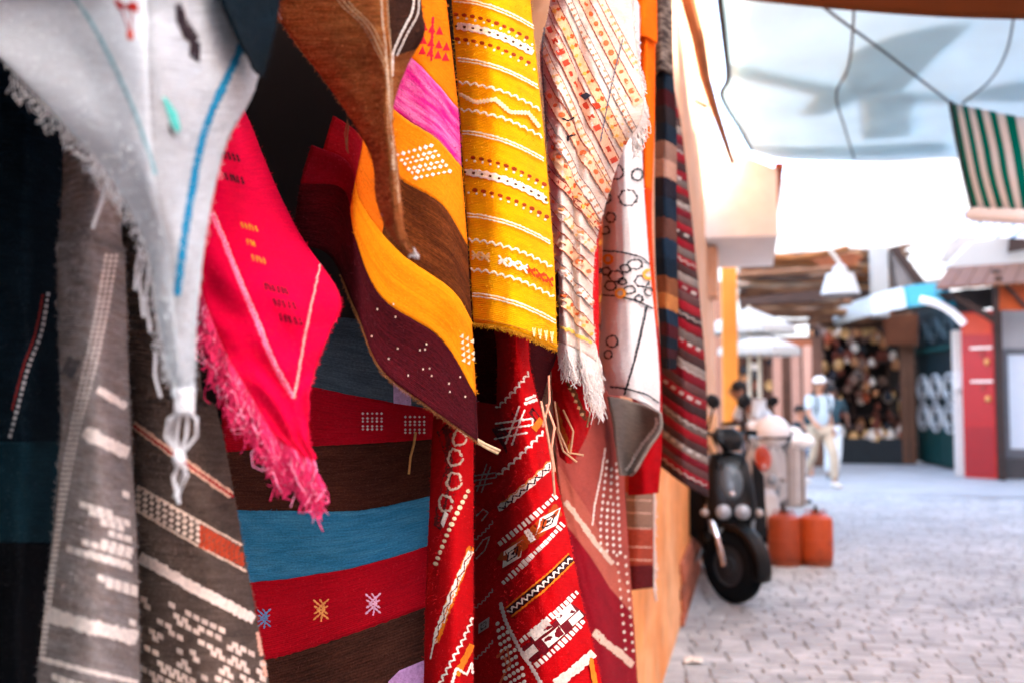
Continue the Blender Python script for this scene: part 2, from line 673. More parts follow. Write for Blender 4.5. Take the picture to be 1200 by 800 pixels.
    def line(s, pts, wpx, m, name='woven_line', step=2.4, rough=0.7, h=0.0013):
        mb = MB()
        p, L = resample(pts, step)
        s._strip(mb, p + s.g.uniform(-rough, rough, p.shape) * 0.5, wpx, h)
        return s._emit(mb, name, m)
    def zig(s, pts, period, amp, wpx, m, name='zigzag_row', step=2.0):
        mb = MB()
        p, L = resample(pts, period / 2)
        d = np.gradient(p, axis=0)
        d /= np.linalg.norm(d, axis=1, keepdims=True)
        nn = np.stack([-d[:, 1], d[:, 0]], -1)
        p = p + nn * (np.where(np.arange(len(p)) % 2, amp, -amp) * s.g.uniform(.75, 1.1, len(p)))[:, None]
        s._strip(mb, polyline(p, step), wpx)
        return s._emit(mb, name, m)
    def _poly(s, mb, poly, h=0.0014, mi=0):
        poly = polyline(list(poly) + [poly[0]], 4.0)[:-1]
        c = np.mean(poly, axis=0)
        cc = s.S.cast(*c)
        if cc is None:
            return
        vs = [cc[0] + cc[1] * (h * .5 + s.lay + .0004)]
        for q in poly:
            x = s.S.cast(*q)
            if x is None:
                return
            vs.append(x[0] + x[1] * (0.0003 + s.lay))
        n = len(poly)
        mb.add(vs, [(0, i + 1, (i + 1) % n + 1) for i in range(n)], mi)
    def polys(s, plist, m, name='woven_motif', h=0.0014, each=False):
        if each:
            for q in plist:
                mb = MB(); s._poly(mb, q, h); l0 = s.lay; s._emit(mb, name, m); s.lay = l0
            s.lay += 1.5e-4
            return
        mb = MB()
        for q in plist:
            s._poly(mb, q, h)
        return s._emit(mb, name, m)
    def strokes(s, slist, wpx, m, name='woven_motif', step=2.2, h=0.0014, rough=0.4):
        mb = MB()
        for q in slist:
            p = polyline(q, step)
            s._strip(mb, p + s.g.uniform(-rough, rough, p.shape) * 0.4, wpx, h)
        return s._emit(mb, name, m)
    def dots(s, pts, period, rx, ry, m, name='dot_row', off=0.0, shape='d', jit=0.15, skip=0.0):
        """small knots in a row: shape d diamond, o oval, r block, t triangle, c chevron"""
        mb = MB()
        p, L = resample(pts, period)
        d = np.gradient(p, axis=0)
        d /= np.linalg.norm(d, axis=1, keepdims=True)
        nn = np.stack([-d[:, 1], d[:, 0]], -1)
        for i in range(len(p)):
            if s.g.rand() < skip:
                continue
            c = p[i] + nn[i] * off
            a, b = d[i] * rx * s.g.uniform(1 - jit, 1 + jit), nn[i] * ry * s.g.uniform(1 - jit, 1 + jit)
            if shape == 'd':
                q = [c - a, c - b, c + a, c + b]
            elif shape == 'r':
                q = [c - a - b, c + a - b, c + a + b, c - a + b]
            elif shape == 't':
                q = [c - a + b, c + a + b, c - b]
            elif shape == 'c':
                q = [c - a - b, c - b * .1 , c + a - b, c + a + b * .2, c + b, c - a + b * .2]
            else:
                q = [c + a * math.cos(t) + b * math.sin(t) for t in np.linspace(0, 6.283, 9)[:-1]]
            s._poly(mb, q)
        o = s._emit(mb, name, m)
        if o:
            o['kind'] = 'stuff'
        return o
    def fringe(s, uvs, n, length, m, drift=(0, 0, 0), rad=0.0009, out=0.02, clump=3, name='fringe', wig=0.006, segs=6, lenvar=0.3, stuff=True):
        """yarn ends hanging from an edge given as (u,v) points"""
        mb = MB()
        q = np.array(uvs, float)
        t = np.linspace(0, len(q) - 1, n)
        U = np.interp(t, range(len(q)), q[:, 0])
        V = np.interp(t, range(len(q)), q[:, 1])
        P = s.S.pts(U, V)
        ctr = s.S.pts(np.clip(U + (0.5 - U) * 0.15, 0, 1), np.clip(V - 0.02, 0, 1))
        dr = np.array(drift, float)
        for k in range(n):
            g = k // clump
            rs = np.random.RandomState(g * 7 + 3)
            cd = rs.uniform(-1, 1, 3) * 0.35
            L = length * (1 + s.g.uniform(-lenvar, lenvar * .5))
            ov = P[k] - ctr[k]
            ov = ov / (np.linalg.norm(ov) + 1e-9)
            ph = s.g.uniform(0, 6.28, 3)
            pl = []
            for j in range(segs + 1):
                a = j / segs
                x = P[k] + ov * out * (1 - (1 - a) ** 2) * s.g.uniform(.8, 1.2) + np.array((0, 0, -1)) * L * a + dr * L * a + cd * L * 0.25 * a
                x = x + np.array([math.sin(ph[c] + a * 9) for c in range(3)]) * wig * a
                pl.append(x)
            mb.tube(pl, [rad * (1 - 0.35 * j / segs) for j in range(segs + 1)], 4, 0, False)
        o = s._emit(mb, name, m)
        if o and stuff:
            o['kind'] = 'stuff'
        return o
    def cord(s, pts, rad, m, name='tassel', n=6):
        mb = MB()
        for q in pts:
            mb.tube(q, rad, n)
        return s._emit(mb, name, m)
# ================================================================== THE SETTING
# ground, pavers
ground_m, gnt, gb = base_mat('ground')
def _ground():
    L = gnt.links
    tc = N(gnt, 'ShaderNodeTexCoord')
    br = N(gnt, 'ShaderNodeTexBrick')
    br.inputs['Scale'].default_value = 1.0
    br.inputs['Brick Width'].default_value = 0.15
    br.inputs['Row Height'].default_value = 0.1
    br.inputs['Mortar Size'].default_value = 0.006
    br.inputs['Color1'].default_value = (0.39, 0.395, 0.39, 1)
    br.inputs['Color2'].default_value = (0.43, 0.435, 0.43, 1)
    br.inputs['Mortar'].default_value = (0.24, 0.24, 0.24, 1)
    L.new(tc.outputs['Object'], br.inputs['Vector'])
    t = N(gnt, 'ShaderNodeTexNoise')
    t.inputs['Scale'].default_value = 1.3
    t.inputs['Detail'].default_value = 8
    L.new(tc.outputs['Object'], t.inputs['Vector'])
    L.new(shade(gnt, br.outputs['Color'], t.outputs['Fac'], 0.2), gb.inputs['Base Color'])
    gb.inputs['Roughness'].default_value = 0.75
_ground()
joint_m = mat((0.19, 0.19, 0.185), 0.9, var=0.3, scale=9, bump=0.5)
WALL_X = -0.43
mb = MB()
mb.add([(-400, -400, -0.03), (400, -400, -0.03), (400, 400, -0.03), (-400, 400, -0.03)], [(0, 1, 2, 3)])
ground = tag(mb.build('ground', ground_m), kind='structure')
mb = MB()
mb.add([(-0.42, 2.4, -0.011), (5.2, 2.4, -0.011), (5.2, 15.0, -0.011), (-0.42, 15.0, -0.011)], [(0, 1, 2, 3)])
mb.build('paver_bed', joint_m, ground)
mb = MB()
mb.add([(-6, 15.0, -0.004), (9, 15.0, -0.004), (9, 60, -0.004), (-6, 60, -0.004)], [(0, 1, 2, 3)])
mb.build('far_paving', ground_m, ground)
mb = MB()
mb.add([(-0.42, -9, -0.004), (5.2, -9, -0.004), (5.2, 2.4, -0.004), (-0.42, 2.4, -0.004)], [(0, 1, 2, 3)])
mb.build('near_paving', ground_m, ground)
paver_old = mat((0.415, 0.415, 0.42), 0.6, var=0.2, scale=24, bump=0.35, spec=0.45, dirt=(0.50, 0.50, 0.505), dirt_amt=0.4, rand=0.16)
def _paver():
    m, nt, b = base_mat('paver')
    L = nt.links
    tc = N(nt, 'ShaderNodeTexCoord'); ge = N(nt, 'ShaderNodeNewGeometry'); oi = N(nt, 'ShaderNodeObjectInfo')
    def nz(v, sc, det=6):
        t = N(nt, 'ShaderNodeTexNoise'); t.inputs['Scale'].default_value = sc; t.inputs['Detail'].default_value = det; t.inputs['Roughness'].default_value = .65
        L.new(v, t.inputs['Vector']); return t.outputs['Fac']
    rgb = N(nt, 'ShaderNodeRGB'); rgb.outputs[0].default_value = (.405, .415, .405, 1)
    vo = N(nt, 'ShaderNodeTexVoronoi'); vo.inputs['Scale'].default_value = 7.5; L.new(ge.outputs['Position'], vo.inputs['Vector'])
    sp = N(nt, 'ShaderNodeSeparateColor'); L.new(vo.outputs['Color'], sp.inputs[0])
    c = shade(nt, rgb.outputs[0], nz(ge.outputs['Position'], .9), .32)
    c = shade(nt, c, nz(ge.outputs['Position'], 4.0), .18)
    c = shade(nt, c, sp.outputs[0], .12)
    f = nz(ge.outputs['Position'], 60, 4)
    c = shade(nt, c, f, .18)
    c = shade(nt, c, oi.outputs['Random'], .14)
    L.new(c, b.inputs['Base Color'])
    b.inputs['Roughness'].default_value = .62
    bp = N(nt, 'ShaderNodeBump'); bp.inputs['Strength'].default_value = .4; bp.inputs['Distance'].default_value = .006
    L.new(f, bp.inputs['Height']); L.new(bp.outputs[0], b.inputs['Normal'])
    return m
paver_m = _paver()
PW, PH = 0.150, 0.100
def paver_geo(sx, sy, g):
    a, b = (PW - 0.006) / 2, (PH - 0.0085) / 2
    e = 0.005
    a = a * sx
    j = lambda k: g.uniform(-k, k)
    bot = [(-a + j(.003), -b + j(.003), -0.022), (a + j(.003), -b + j(.003), -0.022), (a + j(.003), b + j(.003), -0.022), (-a + j(.003), b + j(.003), -0.022)]
    mid = [(x, y, -0.0055) for x, y, _ in bot]
    top = [(x * (a - e) / a, y * (b - e) / b, j(.0012)) for x, y, _ in bot]
    vs = bot + mid + top
    fs = [(i, (i + 1) % 4, 4 + (i + 1) % 4, 4 + i) for i in range(4)] + [(4 + i, 4 + (i + 1) % 4, 8 + (i + 1) % 4, 8 + i) for i in range(4)] + [(8, 9, 10, 11)]
    return vs, fs
gp = np.random.RandomState(4)
pmesh = []
for k in range(8):
    mb = MB()
    mb.add(*paver_geo(1, 1, gp))
    o = mb.build('paver', paver_m)
    pmesh.append(o.data)
    bpy.data.objects.remove(o)
cand, rest = [], MB()
ny = int((15.0 - 2.5) / PH)
for r_ in range(ny):
    xx = -0.50 + gp.uniform(0, .06)
    while xx < 5.1:
        sx_ = gp.uniform(.72, 1.28)
        x0 = xx + PW * sx_ / 2
        xx += PW * sx_
        y0 = 2.5 + r_ * PH + 0.16 * math.sin(x0 * 1.1 + 0.4)          # courses sag in shallow arcs
        if y0 > 14.9 or x0 > 5.1:
            continue
        q = np.array((x0, y0, 0.0)) - CO
        z = q @ FW
        u = 600 + FPX * (q @ RX) / z
        v = 400 - FPX * (q @ UP) / z
        seen = (u > 770 - 10) and (u < 1210) and v < 812
        cand.append((0 if seen else 1, z, x0, y0, sx_))
cand.sort()
for k, (hid, z, x0, y0, sx_) in enumerate(cand):
    rot = 0.05 * math.sin(x0 * 2) + gp.uniform(-.03, .03) + 0.16 * math.cos(x0 * 1.1 + .4) * 1.1
    zz = gp.uniform(-.002, .002)
    if k < 300:
        o = bpy.data.objects.new('paver', pmesh[k % 8])
        COL.objects.link(o)
        o.parent = ground
        o.scale = (sx_, 1, 1)
        o.location = (x0, y0, zz)
        o.rotation_euler = (gp.uniform(-.012, .012), gp.uniform(-.012, .012), rot)
    else:
        vs, fs = paver_geo(sx_, 1, gp)
        c, s_ = math.cos(rot), math.sin(rot)
        rest.add([(x0 + x * c - y * s_, y0 + x * s_ + y * c, z_ + zz) for x, y, z_ in vs], fs)
o = rest.build('small_pavers', paver_m, ground)
o['kind'] = 'stuff'

# the plastered building along the left
plaster = mat('#dfa680', 0.85, var=0.14, scale=3.0, bump=0.35, bdist=0.02, dirt='#f0d2bb', dirt_amt=0.55, spec=0.2)
plaster_low = mat('#ee9a58', 0.85, var=0.34, scale=3.0, bump=0.5, bdist=0.02, dirt='#f6c99c', dirt_amt=0.6, spec=0.2)
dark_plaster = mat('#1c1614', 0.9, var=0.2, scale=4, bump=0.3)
dark_wood = mat('#3b241a', 0.7, var=0.3, scale=8, bump=0.3)
old_wood = mat('#6a4630', 0.75, var=0.3, scale=8, bump=0.3)
WY0, WY1 = 2.75, 12.6
b1 = thing('plaster_building', 'peach plastered building along the alley behind the hanging rugs, with a boxed balcony', 'building', (WALL_X - 1, 6, 0))
mb = MB(); mb.box((WALL_X - 0.3, WY0, 1.15), (WALL_X, WY1, 7.2)); mb.build('wall', plaster, b1)
mb = MB(); mb.box((WALL_X - 0.31, WY0 + 0.002, -0.05), (WALL_X + 0.012, WY1 + .004, 1.149)); mb.build('dado', plaster_low, b1)
mb = MB(); mb.box((WALL_X - 2.4, -2.2, 2.75), (WALL_X, WY0 - 0.002, 7.2)); mb.build('upper_storey', plaster, b1)
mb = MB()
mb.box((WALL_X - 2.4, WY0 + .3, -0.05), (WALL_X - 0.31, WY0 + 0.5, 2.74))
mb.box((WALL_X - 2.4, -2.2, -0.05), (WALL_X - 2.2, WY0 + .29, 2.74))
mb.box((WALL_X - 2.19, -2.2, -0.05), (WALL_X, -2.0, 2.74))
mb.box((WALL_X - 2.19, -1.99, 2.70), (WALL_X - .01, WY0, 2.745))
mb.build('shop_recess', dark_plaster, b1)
mb = MB(); mb.box((WALL_X - 2.19, -1.99, -0.02), (WALL_X - .02, WY0, 0.03)); mb.build('shop_floor', mat('#5b534c', 0.8, var=0.2), b1)
# boxed balcony on the far stretch of the wall
def balcony():
    y0, y1, z0, z1 = 10.2, 12.55, 2.95, 3.62
    x1 = 0.28
    mb = MB(); mb.prism([(WALL_X, y0, z0), (x1, y0, z0), (x1, y0, z1), (WALL_X, y0, z1 + .35)], (0, y1 - y0, 0)); mb.build('balcony', mat('#ece4dc', 0.85, var=0.1, bump=0.3, spec=.2), b1)
    mb = MB(); mb.box((x1 - .02, y0 - .05, z1 + .004), (x1 + .07, y1 + .05, z1 + .05)); mb.build('coping', mat('#b4532f', 0.8, var=.25), b1)
    mb = MB(); mb.box((WALL_X + .002, y0 + .4, 2.93), (WALL_X + .1, y0 + .9, 2.4)); mb.build('bracket', plaster, b1)
balcony()
# base course of worn red brick by the scooter
bm_ = mat('#a2583c', 0.85, var=.3, scale=30, bump=.4, rand=.3)
for r_ in range(5):
    for k in range(9):
        mb = MB()
        y0 = 5.9 + k * .225 + (0.11 if r_ % 2 else 0)
        mb.box((WALL_X + .013, y0, 0.0 + r_ * .075), (WALL_X + .035, y0 + .21, .066 + r_ * .075), bev=.006)
        mb.build('brick', bm_, b1)

# unseen houses added behind the viewer to cut fill light from there
b4 = thing('next_fill_blocker', 'unseen house added next to the rug shop, behind the viewer, to block fill light', 'building', (-1.4, -8, 0))
mb = MB(); mb.box((WALL_X - 2.4, -14.0, -0.05), (WALL_X - .02, -2.21, 7.0)); mb.build('wall', plaster, b4)
b5 = thing('corner_fill_blocker', 'unseen house added across the alley behind the viewer to block fill light', 'building', (2, -10, 0))
mb = MB(); mb.box((WALL_X - .01, -11.0, -0.05), (4.74, -9.0, 7.0)); mb.build('wall', plaster, b5)
# unseen houses at the right, added and sized to keep sun off the alley
mb = MB()
b6 = thing('far_shade_house', 'unseen tall house added on the right beyond the frame to shade the far roofs', 'building', (7, 18, 0))
mb = MB(); mb.box((5.75, 16.42, -0.05), (9.5, 20.5, 13.0)); mb.build('wall', mat('#ddd8d0', .85, var=.08, scale=2, bump=.2), b6)
b2 = thing('shade_house', 'unseen tall house front along the right of the alley, sized to shade it', 'building', (5.5, 4, 0))
mb = MB(); mb.box((4.75, -14.0, -0.05), (9, 9.5, 10.2)); mb.box((4.751, 9.501, -.05), (9, 16.4, 13.0)); mb.build('wall', mat('#ddd8d0', .85, var=.08, scale=2, bump=.2), b2)  # far block raised to shade the roofs; pale wall bounces light

# ================================================================== RUGS
G_RUG = 'rugs hung out along the shop front'
cream = yarn('#f1ead9'); white_y = yarn('#f4f2ec'); black_y = yarn('#1c1a1c'); gold_y = yarn('#f0a63a')
# ---- orange, pink and purple rug
OR = '#f58a0a'
r = Rug('striped_rug', 'orange rug with pink, brown and purple stripes, wavy lower edge', [
    [(425, -90), (440, -90), (460, -90), (480, -90), (500, -85), (515, -80)],
    [(420, -30), (436, -25), (458, -15), (480, -5), (503, 8), (526, 26)],
    [(408, 30), (428, 40), (452, 50), (480, 66), (510, 96), (537, 128)],
    [(395, 90), (418, 100), (445, 115), (476, 140), (512, 163), (541, 196)],
    [(380, 130), (413, 150), (438, 180), (472, 212), (518, 240), (548, 288)],
    [(365, 170), (408, 190), (424, 240), (468, 295), (530, 340), (553, 376)],
    [(352, 215), (402, 222), (416, 278), (447, 348), (517, 397), (558, 464)],
    [(342, 285), (386, 300), (416, 362), (446, 431), (502, 476), (560, 517)]],
    [[1.42, 1.42, 1.42, 1.42, 1.44, 1.50]] * 4 + [[1.42, 1.40, 1.40, 1.41, 1.43, 1.50], [1.42, 1.39, 1.37, 1.39, 1.42, 1.50], [1.43, 1.41, 1.36, 1.37, 1.42, 1.49], [1.46, 1.42, 1.36, 1.36, 1.41, 1.46]],
    wr=.004, seed=3, group=G_RUG)
k = 9.0
r.band(0, 4 / k, wool('#f0800c', .2), u0=.22)
r.band(4 / k, 5 / k, wool('#e0218a', .35, alt='#f78cc0', alt_amt=.8), u0=.24)
r.band(5 / k, 6 / k, wool('#f28a10', .2), u0=.3)
r.band(6 / k, 7 / k, wool('#55280f', .5, alt='#7d421c'), u0=.52)
r.band(6 / k, 7 / k, wool('#ea7410', .25), u0=.3, u1=.52)
r.band(6 / k, 7 / k, wool('#8e0c1a', .3), u0=.06, u1=.3)
r.band(7 / k, 8 / k, wool('#f59a10', .18, alt='#f0780a', alt_amt=.6), u0=.3)
r.band(7 / k, 8 / k, wool('#7a0e22', .3), u1=.3)
r.band(8 / k, 1, wool('#4c1018', .5, alt='#360a10'))
r.line([(343, 288), (387, 303), (417, 365), (447, 433), (503, 478), (557, 515)], 2.0, yarn('#b0803c'), 'selvedge')
r.fringe([(.28, 1), (.6, 1), (1, 1)], 260, .005, yarn('#8a5a34'), rad=.0004, out=.002, clump=3, wig=.002, segs=3, lenvar=.7)
crim = yarn('#c3162b')
for (cx, cy) in ((506, 32), (505, 48), (504, 60)):
    r.polys([[(cx - 14 + q * 9, cy + q * 2.5 + 4), (cx - 9 + q * 9, cy + q * 2.5 - 6), (cx - 5 + q * 9, cy + q * 2.5 + 4)] for q in range(4)], crim)
r.strokes([[(507, 20), (505, 72)]], 3, crim)
for q in range(6):
    r.dots([(466 + q * 4.2, 182 + q * 5.2), (505 + q * 4.2, 171 + q * 5.8)], 6.2, 2.6, 2.4, yarn('#f5e6d5'), shape='d', off=(q % 2), jit=.35)
g2 = np.random.RandomState(5)
r.polys([[(x, y), (x + 2, y + .4), (x + 1.6, y + 3), (x - .4, y + 2.4)] for x, y in [(464 + g2.uniform(0, 74), 0) for _ in range(1)]] +
        [[(x, y), (x + 1.6, y + .3), (x + 1.2, y + 2.4), (x - .3, y + 2.0)] for x, y in [(g2.uniform(430, 548), g2.uniform(300, 470)) for _ in range(34)] if y > 345 + (x - 447) * .75 and y < 425 + (x - 446) * .72], yarn('#e6cdb5'), 'knot_fleck', each=True)
for q in range(5):
    r.dots([(541 + q * .5, 393 + q * 7), (553 + q * .4, 399 + q * 7)], 5, 2.2, 2.6, yarn('#f0dcb8'), shape='t')
# ---- brown rug
r = Rug('folded_rug', 'coarse brown wool rug folded to a point, with pale stripes', [
    [(290, -70), (350, -70), (410, -70), (455, -70), (500, -70)],
    [(316, 0), (370, 0), (415, 0), (452, 0), (494, 0)],
    [(342, 45), (385, 45), (425, 48), (455, 52), (497, 40)],
    [(375, 88), (410, 86), (438, 84), (455, 82), (477, 78)],
    [(413, 143), (430, 140), (446, 137), (454, 135), (460, 132)],
    [(436, 188), (446, 188), (455, 188), (460, 190), (466, 192)],
    [(441, 235), (449, 236), (457, 238), (464, 239), (471, 240)],
    [(456, 272), (461, 273), (466, 274), (470, 275), (474, 276)],
    [(477, 294), (479, 295), (481, 296), (482, 297), (484, 297)]],
    [1.24, 1.20, 1.17, 1.15, 1.21], wr=.004, seed=8, thick=.005, group=G_RUG, fz=420)
brown = wool('#a45c2c', .6, rib=300, bump=1.0, alt='#cf8a4e')
r.band(0, 1, brown, u1=.76)
r.band(0, .45, wool('#3f2418', .5, rib=300, bump=.9), u0=.76)
r.band(.45, 1, brown, u0=.76)
r.line([(320, 2), (342, 46), (376, 90), (414, 145), (437, 190), (442, 235), (457, 272), (478, 295)], 2.2, yarn('#b9a58f'), 'selvedge')
for dx, wd in ((0, 1.4), (6, 2.4), (12, 1.2)):
    r.line([(386 + dx, -20), (400 + dx, 6), (425 + dx * .9, 30), (441 + dx * .8, 60), (452 + dx * .5, 85), (455 + dx * .4, 150), (461 + dx * .3, 200), (466 + dx * .2, 240)], wd, yarn('#b8926c'), 'pale_stripe')
for q in range(12):
    r.strokes([[(391 + q * 4, -8 + q * 5.2), (399 + q * 3.6, -12 + q * 5.2)]], 1.5, yarn('#8a5f40'))
r.line([(446, -30), (448, 20), (452, 60), (456, 140), (461, 200)], 1.5, yarn('#c8ae90'), 'pale_stripe')
r.line([(452, -30), (454, 20), (457, 60), (458, 140)], 1.3, yarn('#c09a74'), 'pale_stripe')
r.line([(482, -40), (483, 8), (470, 38), (460, 62), (458, 90)], 2.2, yarn('#dcd2c4'), 'pale_stripe')
r.line([(488, -40), (489, 12), (476, 40), (463, 66)], 1.4, yarn('#dcd2c4'), 'pale_stripe')
tip = at(482, 296, 1.16)
r.cord([[tip + np.array((random.uniform(-.004, .004), random.uniform(-.004, .004), .004)), tip + np.array((random.uniform(-.01, .01), random.uniform(-.01, .01), -random.uniform(.0, .012)))] for _ in range(14)], .0012, yarn('#a9a7a4'), 'yarn_tuft', 4)
r.cord([[at(407 + q, 140 + 3 * q, 1.28), at(404 + q + 2 * (q % 2), 158 + 3 * q, 1.28), at(406 + q, 176 + q * 2, 1.29)] for q in range(3)], .0007, yarn('#6d4a30'), 'loose_yarn', 4)
# ---- pink rug
r = Rug('pink_rug', 'hot pink rug corner with a long pink fringe', [
    [(215, 60), (235, 60), (255, 60), (272, 60)],
    [(232, 170), (256, 170), (280, 170), (302, 166)],
    [(236, 260), (270, 262), (310, 265), (348, 268)],
    [(234, 327), (285, 330), (340, 335), (398, 345)],
    [(248, 375), (295, 378), (345, 385), (386, 390)],
    [(268, 420), (305, 425), (340, 430), (370, 432)],
    [(292, 460), (318, 465), (342, 468), (361, 470)],
    [(320, 508), (334, 510), (348, 512), (362, 512)],
    [(345, 530), (352, 533), (360, 536), (367, 538)]],
    [[1.10, 1.14, 1.24, 1.40]] * 3 + [[1.09, 1.10, 1.15, 1.24], [1.09, 1.10, 1.13, 1.18], [1.09, 1.10, 1.11, 1.14], [1.09, 1.09, 1.10, 1.11], [1.09, 1.09, 1.09, 1.10], [1.09, 1.09, 1.09, 1.09]],
    wr=.006, seed=12, group=G_RUG)
r.band(0, 1, wool('#e2003c', .16, rib=520, bump=.4), name='pink_cloth')
pk = yarn('#ff7ea6')
r.line([(247, 250), (262, 285), (280, 330), (301, 380), (322, 430), (343, 466)], 3.6, pk, 'pale_stripe', rough=1.2)
r.line([(250, 249), (265, 284), (283, 329), (304, 379), (325, 429), (345, 464)], 1.6, yarn('#ffb9cd'), 'pale_stripe', rough=1.6)
r.line([(344, 466), (349, 440), (356, 400), (364, 360), (372, 325), (377, 300)], 2.4, yarn('#f6a9a0'), 'pale_stripe', rough=1.2)
def scribble(cx, cy, w_, h_, n, g):
    return [[(cx + k * w_ / n + g.uniform(-1, 1), cy - h_ / 2 + k * 1.2), (cx + k * w_ / n + 3 + g.uniform(-1, 1), cy + h_ / 2 + k * 1.2)] for k in range(n)]
bk = yarn('#3a0a1c')
for cx, cy, w_, n in ((262, 182, 20, 4), (263, 207, 24, 5), (309, 336, 30, 6), (320, 354, 28, 5), (327, 372, 28, 5)):
    r.strokes(scribble(cx, cy, w_, 9, n, g2), 2.6, bk, 'stitched_motif')
for cx, cy, w_, n in ((281, 264, 22, 5), (288, 284, 12, 3), (295, 303, 16, 4)):
    r.strokes(scribble(cx, cy, w_, 7, n, g2), 1.5, yarn('#d89a20'), 'stitched_motif')
pf = yarn('#f23a72', .4)
r.fringe([(0, .5), (0, .62), (0, .75), (0, .85), (0, .93), (.5, 1), (1, 1)], 330, .046, pf, drift=(.05, .10, 0), rad=.0008, out=.012, clump=7, wig=.0075, segs=9, lenvar=.5)
r.fringe([(0, .5), (0, .62), (0, .75), (0, .85), (0, .93), (.5, 1), (1, 1)], 60, .040, yarn('#ff9fc0'), drift=(.05, .10, 0), rad=.0007, out=.014, clump=3, wig=.010, segs=9, lenvar=.5)
# ---- white rug close to the viewer
r = Rug('white_rug', 'pale grey-white rug corner with a blue line and a knotted tip', [
    [(-150, -80), (30, -80), (172, -80), (240, -80), (325, -80)],
    [(-70, 10), (60, 15), (173, 20), (240, 20), (315, 20)],
    [(0, 70), (90, 75), (174, 85), (235, 95), (299, 104)],
    [(75, 147), (125, 150), (177, 155), (225, 162), (268, 163)],
    [(131, 210), (155, 215), (183, 220), (220, 222), (252, 220)],
    [(172, 292), (185, 295), (198, 298), (220, 295), (240, 288)],
    [(186, 370), (196, 372), (205, 373), (217, 372), (231, 372)],
    [(196, 430), (203, 432), (211, 434), (220, 434), (229, 434)],
    [(206, 462), (210, 466), (214, 470), (219, 472), (225, 472)]],
    [[.92, .87, .82, .90, 1.08], [.92, .87, .82, .90, 1.06], [.90, .86, .82, .88, 1.0], [.88, .85, .83, .87, .95], [.87, .855, .84, .87, .92], [.88, .865, .855, .87, .90], [.885, .875, .865, .875, .89], [.89, .88, .875, .88, .89], [.89, .885, .88, .885, .89]],
    wr=.003, seed=21, thick=.006, wl=.16, group=G_RUG, fz=70)
r.band(0, 1, wool('#e2eff4', .16, rib=260, bump=.5), name='white_cloth', u1=.5)
r.band(0, 1, wool('#d4dde0', .3, rib=260, bump=1.0), name='white_cloth', u0=.5)
r.line([(80, -12), (104, 22), (130, 70), (155, 125), (175, 180), (182, 205)], 4.5, yarn('#8fc6cf'), 'woven_line')
r.line([(290, -30), (288, 20), (280, 60), (262, 100), (246, 135), (234, 175), (227, 210), (217, 270), (207, 346)], 9.0, yarn('#1c7fa6', .4), 'woven_line', rough=1.2, h=.0016)
r.polys([[(137, -2), (146, 8), (140, 12), (134, 2)], [(146, 8), (156, 2), (162, 6), (162, 15), (150, 12)]], yarn('#c0342c'), 'stitched_motif')
r.strokes([[(142, 8), (152, 38)], [(155, 12), (153, 38)], [(140, 4), (161, 12)]], 2.2, yarn('#a33030'), 'stitched_motif')
r.polys([[(149, 36), (156, 36), (157, 47), (150, 47)]], yarn('#d8503c'), 'stitched_motif')
r.polys([[(204, 6), (211, 4), (222, 28), (232, 44), (226, 54), (214, 44), (206, 26)], [(222, 48), (234, 50), (233, 74), (221, 66)]], yarn('#2a2024'), 'stitched_motif')
r.strokes([[(216, 2), (218, 30), (226, 40)], [(214, 28), (222, 30)]], 2.0, yarn('#e6e6e2'), 'stitched_motif')
r.polys([[(189, 113), (193, 114), (206, 132), (211, 152), (206, 156), (199, 145)]], yarn('#5fd0c4'), 'stitched_motif')
r.polys([[(195, 139), (198, 146), (204, 162), (198, 156)]], yarn('#4c4a48'), 'stitched_motif')
wy = yarn('#dfe5e6')
r.line([(-20, 54), (2, 74), (77, 150), (133, 213), (174, 294), (188, 371), (198, 431)], 9, wy, 'selvedge', rough=2.5, h=.003)
r.fringe([(0, .42), (0, .55), (0, .62), (0, .75), (0, .9)], 90, .016, wy, rad=.0006, out=.002, clump=4, wig=.004, drift=(-.1, 0, 0))
kn = at(216, 472, .882)
def jit(a): return np.array([random.uniform(-a, a) for _ in range(3)])
mbk = MB()
for q in range(10):
    an = q * .63
    mbk.tube([kn + np.array((.007 * math.cos(an + t * 3), .006 * math.sin(an + t * 3), .012 - .02 * t)) for t in np.linspace(0, 1, 7)], .0026, 6)
mbk.build('knot', wy, r.o, smooth=True)
k2 = at(210, 537, .885)
loops = []
for a_, b_ in ((-.013, .2), (-.004, .4), (.012, .3), (.004, .6), (-.009, .8)):
    loops.append([kn + np.array((a_ * .35, 0, -.008)), kn * .72 + k2 * .28 + RX * a_, kn * .4 + k2 * .6 + RX * a_ * 1.1, k2 + np.array((0, 0, .004)) + RX * a_ * .15])
for q in range(4):
    loops.append([k2 + jit(.003), k2 + np.array((0, 0, -.012)) + jit(.006), k2 + np.array((0, 0, -.024 - .004 * q)) + jit(.008)])
r.cord(loops, .0016, wy, 'tassel_loop')
mbk = MB()
mbk.ball(k2, (.006, .006, .0075), 10)
mbk.build('knot', wy, r.o, smooth=True)
r.cord([[at(176, 300, .89), at(170, 350, .9), at(176, 390, .9)], [at(182, 412, .9), at(181, 440, .9), at(188, 465, .9)], [at(126, 205, .9), at(118, 240, .9), at(108, 268, .9)], [at(130, 215, .9), at(133, 235, .9)],
        [at(168, 300, .9), at(163, 330, .905), at(168, 372, .905)], [at(165, 290, .9), at(160, 310, .905), at(158, 340, .905)]], .0015, wy, 'loose_yarn')
